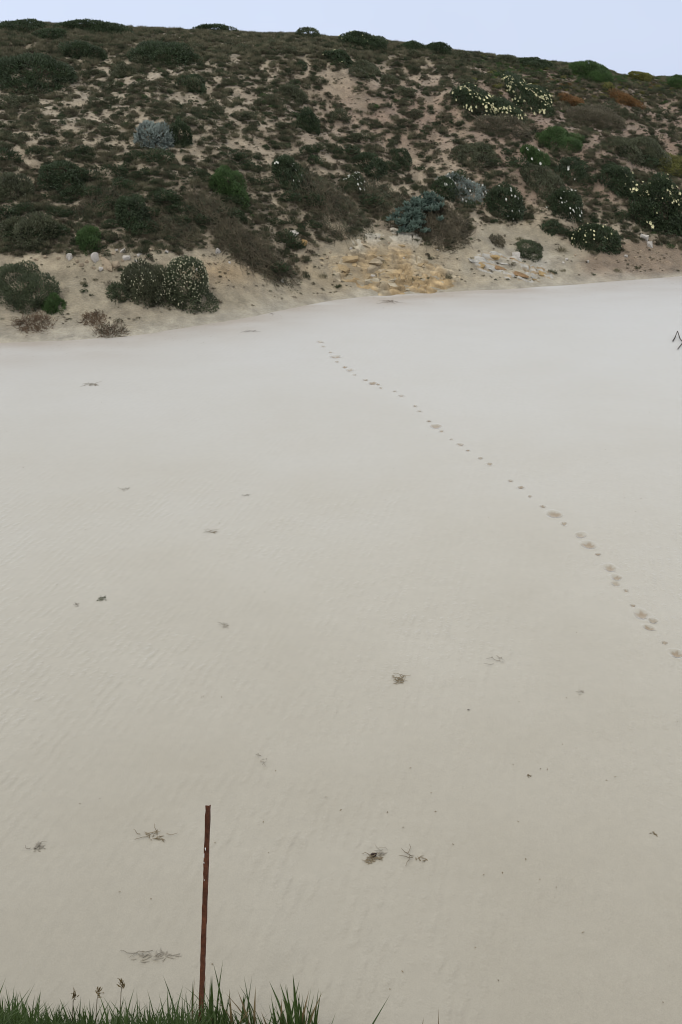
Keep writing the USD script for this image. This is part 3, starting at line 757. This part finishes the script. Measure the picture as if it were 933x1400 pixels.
# mid-sized scrub clumps, each one an object of its own
MARKS = [(45, 107, 'the largest dark shrub'), (115, 74, 'the flat dark shrub upper left'), (225, 80, 'the long dark upper left shrub'), (212, 181, 'the silver-blue shrub'), (315, 248, 'the bright green dome'),
         (395, 232, 'the white-topped dark shrub'), (422, 162, 'the mid-slope dark green shrub'), (461, 76, 'the flowering shrub below the crest'), (505, 222, 'the flat leafy shrub near the centre'),
         (490, 248, 'the greyish white flowering shrub'), (665, 152, 'the cream flower carpet'), (766, 188, 'the larger green mound'), (730, 208, 'the smaller green mound'), (856, 138, 'the orange patch'),
         (693, 272, 'the sparse white-flowered round shrub'), (775, 277, 'the round shrub above the oval one'), (905, 280, 'the big cream-flowered shrub'), (817, 326, 'the oval flowering shrub'),
         (122, 324, 'the small fresh green shrub'), (85, 240, 'the wide dark shrub at left'), (235, 388, 'the pair of round bushes'), (352, 350, 'the dead twig tangle'), (452, 287, 'the wide brown brush'),
         (568, 296, 'the blue-green succulent'), (606, 310, 'the dead shrub above the rock'), (413, 90, 'the tiny dark shrub below the crest'), (600, 66, 'the bushy skyline shrub')]
WAYS = ['right of', 'below and right of', 'below', 'below and left of', 'left of', 'above and left of', 'above', 'above and right of']
rng = np.random.default_rng(90)
base, said = {}, set()
for kind, tone, lo_, hi_ in (('olive', 'brown-green', 60, 205), ('dark', 'dark green', 205, 380)):
    q, u, _ = crown_points(rng, 700, 10)
    made = 0
    for _ in range(2500):
        X, Y = rng.uniform(-12, 15), rng.uniform(21, 37)
        Z = float(hill(np.array([X]), np.array([Y]))[0])
        a, b = pixel(X, Y, Z)
        if made >= 70 or not (0 < a < 933 and lo_ < b < hi_ and b < np.interp(a, _line_px, _line_py) - 4) or patch_rank(np.array([X]), np.array([Y]))[0] > float(cover_of(np.array([a]), np.array([b]))[0]) - 0.12:
            continue
        mx, my, phrase = min(MARKS, key=lambda m: math.hypot(m[0] - a, m[1] - b))
        far = math.hypot(mx - a, my - b)
        way = WAYS[int(round(math.atan2(b - my, a - mx) / (math.pi / 4))) % 8]
        words = f"{tone} scrub clump {'close' if far < 45 else 'somewhat' if far < 80 else 'well'} {way} {phrase}"
        if far < 22 or words in said:
            continue
        said.add(words)
        x_ = UsdGeom.Xform.Define(stage, '/World/' + numbered('scrub_clump'))
        k = rng.uniform(0.2, 0.38)
        x_.AddTranslateOp().Set(Gf.Vec3d(X, Y, Z - 0.03))
        x_.AddRotateZOp().Set(float(rng.uniform(0, 360)))
        x_.AddScaleOp().Set(Gf.Vec3f(k * rng.uniform(0.9, 1.4), k, k * rng.uniform(0.6, 0.95)))
        pr = x_.GetPrim()
        if kind not in base:
            obj('foliage', leaves(q, u + rng.normal(0, 0.5, q.shape) + np.array([0, 0, 0.5]), 0.17, 0.075, rng), STYLE[kind][0], pr)
            tw = curly(rng, np.zeros((10, 3)), unit(rng.normal(size=(10, 3))) * [1, 1, 0.5] + [0, 0, 0.6], 0.8, 4, 0.3)
            obj('stem', tubes(tw, 0.03, 0.01), 'twig', pr, kind='stuff')
            base[kind] = pr.GetPath()
        else:
            pr.GetReferences().AddInternalReference(base[kind])
            pr.SetInstanceable(True)
        tag(pr, words, 'scrub', f'{tone} scrub clumps on the slope')
        made += 1


# ------------------------------------------------------------------ rock: layered outcrops with loose slabs, and stones
def rock_block(rng, size, n=16, rough=0.12):
    q = rng.uniform(-1, 1, (n, 3))
    q = q / np.maximum((np.abs(q) ** 5).sum(1, keepdims=True) ** 0.2, 1e-6) * rng.uniform(0.84, 1.0, (n, 1))
    m = trimesh.convex.convex_hull(q * np.array(size) / 2)
    return m


def outcrop(label, x0, x1, y0, y1, mask, tint, step, dip, lift, slabs, slab_colors, seed, rock_name='rock_outcrop'):
    rng = np.random.default_rng(seed)
    c = at((x0 + x1) / 2, (y0 + y1) / 2)
    a, b = at(x0, y1), at(x1, y0)
    lo = min(at(q, y1)[1] for q in (x0, x1)) - 0.3
    hi = max(at(q, y0)[1] for q in (x0, x1)) + 0.3
    t = thing(rock_name, label, 'rock', c)

    def surf(x, y):
        z = hill(x, y)
        px, py = pixel(x, y, z)
        m = mask(px, py) + 0.5 * fbm2(x, y, 2.2, 3, seed)
        w = smooth01((m - 0.25) / 0.4)
        raw = z + lift * w + 0.5 * fbm2(x, y, 1.5, 3, seed + 1) * w
        L = (raw + dip * x + 0.25 * fbm2(x, y, 0.9, 2, seed + 2)) / step
        st = np.floor(L) + smooth01((L - np.floor(L)) * 1.9 - 0.45) - L
        crack = np.abs(fbm2(x, y, 3.2, 2, seed + 3))
        out = raw + w * (0.95 * step * st - 0.12 * np.exp(-(crack / 0.02) ** 2) + 0.22 * fbm2(x, y, 5, 4, seed + 4))
        return np.where(m < 0.22, z - 0.06, out - 0.06 * (1 - w)), m, L
    v, f = sheet(np.arange(min(a[0], at(x0, y0)[0]) - 0.3, max(b[0], at(x1, y1)[0]) + 0.3, 0.028), np.arange(lo, hi, 0.028), lambda x, y: surf(x, y)[0])
    m, L = surf(v[:, 0], v[:, 1])[1:]
    f = f[(m[f] > 0.15).any(1)]
    px, py = pixel(*v.T)
    obj('rock_face', (v - c, f), 'rock', t, smooth=True, colors=tint(px, py, L, v) * SOIL)
    for k in range(slabs):
        for _ in range(40):
            qx, qy = rng.uniform(x0, x1), rng.uniform(y0, y1)
            if mask(np.array([qx]), np.array([qy]))[0] > 0.55:
                break
        p = at(qx, qy)
        s = 0.1 + 0.3 * rng.uniform(0, 1) ** 2
        blk = rock_block(rng, (s * rng.uniform(1.0, 2.4), s * rng.uniform(0.8, 1.2), s * rng.uniform(0.35, 0.65)), 18)
        R = trimesh.transformations.euler_matrix(rng.normal(0, 0.2) + 0.3, math.atan(dip) * 0.9 + rng.normal(0, 0.12), rng.normal(0, 0.4))
        blk.apply_transform(R)
        z = surf(np.array([p[0]]), np.array([p[1]]))[0][0]
        blk.apply_translation([p[0] - c[0], p[1] - c[1], z - c[2] - 0.19 * s])
        vs = np.array(blk.vertices)[np.array(blk.faces)].reshape(-1, 3)
        col = np.tile(np.array(slab_colors(qx, qy, rng)) * SOIL, (len(vs), 1))
        obj('slab', (vs, np.arange(len(vs)).reshape(-1, 3)), 'rock', t, colors=col)
    return t


def ell(px, py, cx, cy, rx, ry, tilt=0.0):
    return 1 - np.sqrt(((px - cx) / rx) ** 2 + ((py - cy - tilt * (px - cx)) / ry) ** 2) + 0.35


def tint_ochre(px, py, L, v):
    n = fbm2(v[:, 0], v[:, 1], 1.6, 3, 71)[:, None]
    ochre, buff, white = np.array([0.47, 0.345, 0.195]), np.array([0.48, 0.41, 0.3]), np.array([0.58, 0.54, 0.46])
    w = smooth01((350 - py) / 28)[:, None]
    c = ochre * (1 - smooth01(n * 5 + 0.45)) + buff * smooth01(n * 5 + 0.45)
    band = (0.5 + 0.5 * np.sin(L * 5.1))[:, None]
    c = c * (0.72 + 0.42 * band) * (1 + 1.2 * fbm2(v[:, 0], v[:, 1], 5.0, 3, 73)[:, None])
    return c * (1 - w) + (white * 0.8 + buff * 0.2) * w


def slab_ochre(px, py, rng):
    if py > 372:
        return (np.array([0.47, 0.37, 0.235]) if rng.uniform() < 0.4 else np.array([0.46, 0.4, 0.3])) * rng.uniform(0.85, 1.1)
    base = np.array([0.52, 0.48, 0.4]) if py < 335 else (np.array([0.45, 0.34, 0.2]) if rng.uniform() < 0.45 else np.array([0.46, 0.38, 0.27]))
    return base * rng.uniform(0.85, 1.15)


outcrop('ochre and white layered rock outcrop at the foot of the slope, mid picture', 425, 650, 312, 404,
        lambda px, py: np.maximum(ell(px, py, 535, 372, 108, 32, 0.1), ell(px, py, 530, 332, 52, 22)), tint_ochre, 0.1, 0.16, 0.04, 40, slab_ochre, 300)


def tint_white(px, py, L, v):
    n = fbm2(v[:, 0], v[:, 1], 2.0, 3, 81)[:, None]
    white, brown, buff = np.array([0.5, 0.48, 0.44]), np.array([0.26, 0.165, 0.085]), np.array([0.4, 0.31, 0.2])
    band = smooth01(np.sin(L * 4.1)[:, None] * 1.5 + n * 4)
    return (white * (1 - band) + buff * band) * (1 - 0.5 * smooth01((n - 0.03) * 9)) + brown * 0.5 * smooth01((n - 0.03) * 9)


outcrop('whitish rock layers with brown bands dipping right, beside the ochre outcrop', 640, 765, 335, 396,
        lambda px, py: ell(px, py, 700, 366, 66, 17, 0.2), tint_white, 0.09, 0.3, 0.04, 30,
        lambda px, py, rng: (np.array([0.5, 0.48, 0.44]) if rng.uniform() < 0.55 else np.array([0.3, 0.19, 0.1]) if rng.uniform() < 0.6 else np.array([0.42, 0.3, 0.15])) * rng.uniform(0.85, 1.1), 400)

rng = np.random.default_rng(5)


def stone(label, px, py, w, h, mat='white_stone', group=None):
    p = at(px, py + h * 0.35)
    k = metres(p)
    m = rock_block(rng, (w * k, w * k * 0.8, h * k * 1.2), 18)
    m = m.subdivide()
    m.vertices += (meshkit.noise(m.vertices * 14 / max(w * k * 5, 0.5) + px)[:, None] - 0.5) * 0.12 * w * k * unit(m.vertices)
    m.apply_transform(trimesh.transformations.rotation_matrix(rng.uniform(0, 6), [0, 0, 1]))
    o = obj('stone', (np.array(m.vertices) + p + [0, 0, h * k * 0.08], m.faces), mat, smooth=40)
    return tag(o, label, 'stone', group)


stone('pale stone at the left end of the stone row, above the left edge bush', 95, 350, 10, 9)
stone('tall pale stone of the touching pair in the stone row', 130, 349, 13, 14, 'white_stone')
stone('widest tan stone in the row, right of the tall pale one', 144, 356, 22, 15, 'tan_stone')
stone('pale stone behind the whitest stone in the row', 168, 342, 11, 8, 'white_stone')
stone('whitest flat stone at the right end of the row', 173, 352, 12, 7, 'white_stone')
stone('low tan stone just left of the whitest stone', 160, 360, 14, 9, 'tan_stone')
stone('white stone alone above the round bushes, near the dead twig tangle', 298, 342, 11, 8)
stone('white stone on bare sand below the dead twig tangle', 385, 383, 8, 7)
stone('white stone on the white rock layers, beside the straggling plant', 706, 347, 13, 10)
stone('larger grey-white stone under the big flowering shrub at right', 881, 323, 13, 11)
stone('smaller grey-white stone below the larger one under the flowering shrub', 889, 333, 12, 9)
stone('white stone in the gap between twig tangle and wide brush', 402, 318, 15, 9)
stone('ochre stone in the gap between twig tangle and wide brush', 416, 331, 11, 10, 'ochre_stone')
stone('tiny white stone on brown soil left of the oval shrub', 775, 354, 5, 4)
stone('tiny white stone directly under the oval shrub', 804, 357, 5, 4)
stone('very small white shell-like stone on the ochre rock', 510, 377, 7, 4)
for a, b, s in [(105, 356, 6), (112, 362, 8), (120, 358, 7), (150, 366, 10), (138, 367, 8), (128, 365, 6), (186, 356, 6), (192, 346, 7), (200, 352, 6), (178, 362, 7), (80, 352, 6), (62, 350, 7), (50, 355, 6), (206, 341, 6), (228, 342, 7), (155, 346, 6)]:
    stone('little broken stone scattered around the stone row at left', a, b, s, s * 0.7, rng.choice(['tan_stone', 'white_stone', 'tan_stone']), 'little stones around the stone row')
for k in range(46):
    a = rng.uniform(0, 933)
    b = np.interp(a, _line_px, _line_py) + rng.uniform(2, 34)
    if b < 372 - 0.0 * a and b < np.interp(a, [0, 933], [440, 372]):
        s = rng.uniform(3, 6)
        stone('small pebble lying loose on the bare foot of the slope', a, b, s, s * 0.7, rng.choice(['tan_stone', 'white_stone', 'tan_stone']), 'pebbles along the foot of the slope')


# ------------------------------------------------------------------ drift and twigs lying on the sand
def debris(name, label, px, py, w, h, mat='weed', n=26, twigs=5, cat='seaweed', knob=False):
    rng = np.random.default_rng(int(px * 7 + py))
    p = at(px, py)
    k = metres(p)
    rx, ry = w * k / 2, h * k / max(math.sin(float(drop(py))), 0.2) / 2
    t = thing(name, label, cat, p)
    n = int(n * 1.5)
    cx, cy = rng.uniform(-0.6, 0.6, 4), rng.uniform(-0.5, 0.5, 4)
    pk = rng.integers(0, 4, n)
    q = np.stack([(cx[pk] + rng.normal(0, 0.2, n)) * rx, (cy[pk] + rng.normal(0, 0.2, n)) * ry, rng.uniform(0.003, 0.009, n)], 1)
    if n:
        obj('fronds', leaves(q, rng.normal(0, 1, (n, 3)) * [1, 0.55, 0.04], min(0.25 * rx, 0.04) + 0.015, 0.009, rng, True), mat, t, kind='stuff')
    if twigs:
        st = np.stack([rng.normal(-0.25, 0.4, twigs) * rx, rng.normal(0, 0.4, twigs) * ry, np.full(twigs, 0.012)], 1)
        paths = curly(rng, st, np.stack([rng.choice([-1, 1], twigs), rng.normal(0, 0.3, twigs), np.full(twigs, 0.02)], 1), rx * 1.1, 5, 0.3)
        paths[..., 2] = 0.012 + 0.02 * np.abs(rng.normal(0, 0.5, paths.shape[:2]))
        obj('twigs', tubes(paths, 0.003, 0.0015), mat, t, kind='stuff')
    if knob:
        b = rock_block(rng, (0.05, 0.035, 0.03))
        b.apply_translation([-0.15 * rx, 0.03, 0.02])
        obj('dark_knob', b, 'dark_twig', t)


D = debris
D('seaweed', 'brown seaweed scrap with a dark knob, nearest the stake on its right', 513, 1182, 24, 16, n=34, knob=True)
D('seaweed', 'faint wisp of weed just above the scrap with the dark knob', 523, 1168, 22, 8, 'grey_weed', n=12, twigs=3)
D('twig', 'thin broken twig lying right of the scrap with the dark knob', 568, 1182, 40, 9, n=6, twigs=4, cat='twig')
D('seaweed', 'thin stringy weed scrap on the sand just left of the stake', 215, 1147, 40, 14, n=14, twigs=5)
D('seaweed', 'pale weed scrap low on the left edge of the sand', 55, 1163, 22, 14, 'grey_weed', n=22, twigs=2)
D('seaweed', 'round tangle of fine weed in the middle of the sand', 547, 931, 24, 14, n=30, twigs=6)
D('seaweed', 'greenish weed clump left of centre, beside a fainter one', 140, 823, 15, 10, 'olive_leaf', n=26, twigs=0)
D('seaweed', 'faint grey weed scrap left of the greenish clump', 106, 827, 9, 10, 'grey_weed', n=8, twigs=1)
D('seaweed', 'grey speckled weed scrap between the greenish clump and the tangle', 308, 855, 13, 9, 'grey_weed', n=14, twigs=2)
D('seaweed', 'short brown weed streak above the grey speckled scrap', 290, 729, 22, 4, n=8, twigs=3)
D('seaweed', 'faint weed streak at left, two thirds up the sand', 172, 669, 16, 6, 'grey_weed', n=7, twigs=2)
D('seaweed', 'faint weed flecks right of the streak, left of the tracks', 338, 678, 12, 5, 'grey_weed', n=7, twigs=1)
D('seaweed', 'green-topped weed clump on the sand below the left bank', 127, 526, 30, 8, n=26, twigs=3)
D('seaweed', 'reddish brown weed clump below the ochre rock', 536, 413, 24, 7, 'red_brown_leaf', n=40, twigs=6)
D('twig', 'dark twig at the sand edge left of the start of the tracks', 348, 454, 22, 3, 'dark_twig', n=0, twigs=6, cat='twig')
D('twig', 'thin upright wisp of twig left of the knobbed scrap, mid foreground', 358, 1045, 14, 34, 'grey_weed', n=2, twigs=5, cat='twig')
D('seaweed', 'faint wispy trail of weed at the right, below the tracks', 682, 906, 30, 26, 'grey_weed', n=3, twigs=4)
D('seaweed', 'faint wisp at the right of the sand under the last tracks', 799, 950, 14, 8, 'grey_weed', n=3, twigs=2)
D('seaweed', 'single dark fleck on the sand right of the tangle', 640, 974, 6, 4, 'dark_twig', n=3, twigs=0)
D('seaweed', 'small brown fleck on the right foreground sand', 723, 1064, 7, 6, n=6, twigs=0)
D('seaweed', 'brown fleck near the right edge of the foreground sand', 895, 1146, 8, 6, n=6, twigs=0)
D('seaweed', 'faint wide smear of weed on the sand behind the left grass', 215, 1345, 70, 14, 'grey_weed', n=20, twigs=3)
D('twig', 'short thin twig at the top left of the sand, below the dry clump', 373, 430, 9, 3, 'dark_twig', n=0, twigs=3, cat='twig')

pts = np.array([np.append(flat_at(a, b), 0.03) for a, b in ((920, 468), (923, 463), (926, 459), (930, 465), (934, 470), (931, 474), (927, 479))])
pts[2, 2] = 0.1
o = obj('bent_stick', tubes(pts[None], 0.014, 0.01), 'dark_twig')
tag(o, 'dark bent stick lying on the far sand at the right edge', 'stick')

rng = np.random.default_rng(77)
n = 120
py_ = 400 + 990 * rng.uniform(0, 1, n) ** 1.5
X, Y = flat_at(rng.uniform(-10, 940, n), py_)
keep = Y < edge(X) - 0.1
X, Y = X[keep], Y[keep]
n2 = 1100                                                    # thicker litter along the tide-free edge under the slope
X2 = rng.uniform(-9, 13, n2)
Y2 = edge(X2) - np.abs(rng.normal(0, 0.9, n2)) - 0.05
X, Y = np.append(X, X2), np.append(Y, Y2)
pos = np.stack([X, Y, sand_base(X, Y) + 0.006], 1)
o = obj('sand_litter', leaves(pos, rng.normal(0, 1, (len(X), 3)) * [1, 1, 0.12], rng.uniform(0.01, 0.026, len(X)), 0.009, rng, True), 'weed')
tag(o, 'fine specks of litter sprinkled over the pale sand', 'litter', kind='stuff')


# ------------------------------------------------------------------ the grassy bank at our feet, and the rusty stake
def bank(x, y):
    toe = 4.02 - 0.26 * smooth01((x + 0.7) / 0.6) + 0.18 * fbm2(x, y, 0.9, 2, 91)
    return np.minimum((toe - y) * 1.12, 3.3 + 0.0 * y) + 0.12 * fbm2(x, y, 1.6, 3, 92)


v, f = sheet(axis(-300, -4, 4, 300, 0.12), axis(-120, -1, 4.8, 5.2, 0.12), lambda x, y: np.maximum(bank(x, y), -0.4))
f = f[(v[f][:, :, 2] > -0.3).any(1)]
obj('grass_bank', (v, f), 'bank_earth', smooth=True, kind='structure')


def blades(rng, pos, length, width, lean, k=5):
    n = len(pos)
    a = rng.uniform(0, 2 * math.pi, n)
    out = np.stack([np.cos(a), np.sin(a), np.zeros(n)], 1)
    side = np.stack([-np.sin(a), np.cos(a), np.zeros(n)], 1)
    s = np.linspace(0, 1, k)[None, :, None]
    L, ln = np.broadcast_to(length, n)[:, None, None], np.broadcast_to(lean, n)[:, None, None]
    c = pos[:, None] + L * (s * np.array([0, 0, 1.0]) * (1 - 0.3 * ln * s) + out[:, None] * ln * s ** 1.8)
    wv = np.broadcast_to(width, n)[:, None, None] / 2 * (1 - s ** 2.2)
    v = np.stack([c - side[:, None] * wv, c + side[:, None] * wv], 2).reshape(-1, 3)
    b = (np.arange(n)[:, None] * k + np.arange(k - 1)[None]).ravel() * 2
    return v, np.vstack([np.stack([b, b + 1, b + 3], 1), np.stack([b, b + 3, b + 2], 1)])


rng = np.random.default_rng(101)
n = 9500
x = rng.uniform(-3.0, 0.35, n)
y = rng.uniform(2.9, 4.0, n)
keep = (rng.uniform(0, 1, n) < np.where(x > -0.55, 0.25, 1)) & (bank(x, y) > -0.05)
x, y = x[keep], y[keep]
tall = 0.6 + 1.8 * (fbm2(x, y, 3.2, 2, 93) + 0.06)
L = rng.uniform(0.12, 0.33, len(x)) * tall * np.where(x > -0.6, 0.7, 1) * np.where(x < -1.6, 1.12, 1)
o = obj('grass', blades(rng, np.stack([x, y, bank(x, y) - 0.02], 1), L, rng.uniform(0.007, 0.016, len(x)), rng.uniform(0.1, 0.6, len(x))), 'grass_blade')
tag(o, 'green and straw-flecked grass growing along the near bank', 'grass', kind='stuff')


def tuft(label, px, top_py, n, w, width, spread, mat='grass_blade', y=3.72, lean=0.35):
    rng = np.random.default_rng(int(px))
    depth = y * math.cos(PITCH) + (EYE - 0.15) * math.sin(PITCH)
    x = (px - 466.5) / FOCAL * depth
    z = float(bank(np.array([x]), np.array([y]))[0])
    top = EYE - y * math.tan(float(drop(top_py)))
    t = thing('grass_tuft', label, 'grass tuft', (x, y, z))
    pos = np.stack([rng.normal(0, spread, n), rng.normal(0, spread, n), np.full(n, -0.02)], 1)
    L = (top - z) * rng.uniform(0.6, 1.05, n)
    obj('blades', blades(rng, pos, L, width * rng.uniform(0.7, 1.2, n), lean * rng.uniform(0.2, 1.2, n)), mat, t, kind='stuff')
    if w:
        m = max(2, n // 6)
        pos = np.stack([rng.normal(0, spread, m), rng.normal(0, spread, m), np.full(m, -0.02)], 1)
        obj('dry_blades', blades(rng, pos, (top - z) * rng.uniform(0.6, 0.95, m), width, lean * 1.2), 'straw_blade', t, kind='stuff')


tuft('tall thin-bladed grass tuft at the foot of the stake, right side', 290, 1340, 22, 1, 0.012, 0.05, lean=0.3)
tuft('tall grass tuft at the foot of the stake, left side', 266, 1352, 12, 1, 0.011, 0.05)
tuft('broad-bladed grass tuft with a brown blade, standing alone in the middle bottom', 402, 1352, 80, 1, 0.03, 0.05, lean=0.2)
tuft('leafy green tuft hard against the right foot of the stake, shorter than its neighbours', 306, 1366, 44, 1, 0.016, 0.07, lean=0.35)
tuft('short leafy tuft between the stake and the broad-bladed tuft', 345, 1372, 40, 1, 0.013, 0.12, lean=0.6)
tuft('short tuft right of the broad-bladed tuft, leaning right', 430, 1374, 26, 0, 0.018, 0.06, lean=0.5)
tuft('single short yellowish tip of grass at the bottom edge, left one of the pair', 573, 1381, 4, 0, 0.016, 0.012, 'straw_blade', lean=0.12)
tuft('single short yellowish tip of grass at the bottom edge, right one of the pair', 599, 1379, 4, 0, 0.016, 0.012, 'straw_blade', lean=0.12)
tuft('tiny green tip of grass at the bottom edge left of the yellowish pair', 488, 1391, 5, 0, 0.012, 0.02, lean=0.3)
for i, (px, tp, words) in enumerate([(168, 1341, 'tallest seed-headed grass stalk, halfway between left edge and stake'), (135, 1354, 'shorter seed-headed grass stalk left of the tallest one'), (103, 1358, 'seed-headed grass stalk leaning among the grass at left')]):
    y = 3.76
    x = (px - 466.5) / FOCAL * (y * math.cos(PITCH) + (EYE - 0.2) * math.sin(PITCH))
    z, top = float(bank(np.array([x]), np.array([y]))[0]), EYE - y * math.tan(float(drop(tp)))
    t = thing('grass_stalk', words, 'grass stalk', (x, y, z))
    h = top - z
    path = np.array([[0, 0, -0.02], [0.01, 0, h * 0.4], [0.03, 0, h * 0.8], [0.05, 0, h]])
    obj('stalk', tubes(path[None], 0.003, 0.0015), 'straw_blade', t)
    r = np.random.default_rng(i)
    q = np.stack([0.04 + r.normal(0, 0.004, 22), r.normal(0, 0.004, 22), h * r.uniform(0.85, 1.0, 22)], 1)
    obj('seed_head', leaves(q, r.normal(0, 0.5, (22, 3)) + [0.2, 0, 1], 0.028, 0.008, r), 'straw_blade', t)


def seen(px, py, d):                                       # the point at level distance d on a line of sight
    z = EYE - d * math.tan(float(drop(py)))
    return np.array([(px - 466.5) / FOCAL * (d * math.cos(PITCH) + (EYE - z) * math.sin(PITCH)), d, z])


lo, hi = seen(273.5, 1408, 3.74), seen(283.8, 1102, 4.14)
axis_ = unit(hi - lo)
lo = lo - axis_ * 0.35
length = float(np.linalg.norm(hi - lo))
side = unit(np.cross(axis_, [0.25, 1, 0]))
front = np.cross(side, axis_)
w, th = 0.0225, 0.0055
prof = np.array([[-w / 2, 0], [w / 2, 0], [w / 2, th], [-w / 2 + th, th], [-w / 2 + th, w * 0.9], [-w / 2, w * 0.9]])      # angle iron, the flange away from us
ks = 60
rings = []
rng = np.random.default_rng(3)
for i in range(ks + 1):
    c = lo + axis_ * length * i / ks
    j = rng.normal(0, 0.0007, prof.shape)
    rings.append(c + (prof[:, :1] + j[:, :1]) * side + (prof[:, 1:] + j[:, 1:]) * front)
v = np.array(rings).reshape(-1, 3)
f = []
for i in range(ks):
    for k in range(6):
        m = (k + 1) % 6
        f += [[i * 6 + k, i * 6 + m, i * 6 + 6 + m], [i * 6 + k, i * 6 + 6 + m, i * 6 + 6 + k]]
for o in (0, ks * 6):
    f += [[o, o + 1, o + 2], [o, o + 2, o + 3], [o, o + 3, o + 4], [o, o + 4, o + 5]]
t = thing('iron_stake', 'rusty red-brown iron stake standing up from the near grass', 'stake', lo)
obj('bar', (v - lo, np.array(f)), 'rust', t)
for frac, ww, hh, off in ((0.853, 0.007, 0.02, 0.003), (0.83, 0.004, 0.035, 0.009), (0.805, 0.006, 0.012, 0.008), (0.745, 0.004, 0.008, 0.003)):
    c = lo + axis_ * length * frac + side * off - lo - front * 0.002
    q = [c + side * ww / 2 * math.cos(a) * rng.uniform(0.6, 1.1) + axis_ * hh / 2 * math.sin(a) * rng.uniform(0.6, 1.1) for a in np.linspace(0, 2 * math.pi, 9, endpoint=False)]
    obj('paint_fleck', (np.array([c - front * 0.001] + q), np.array([[0, 1 + i, 1 + (i + 1) % 9] for i in range(9)])), 'white_paint', t)
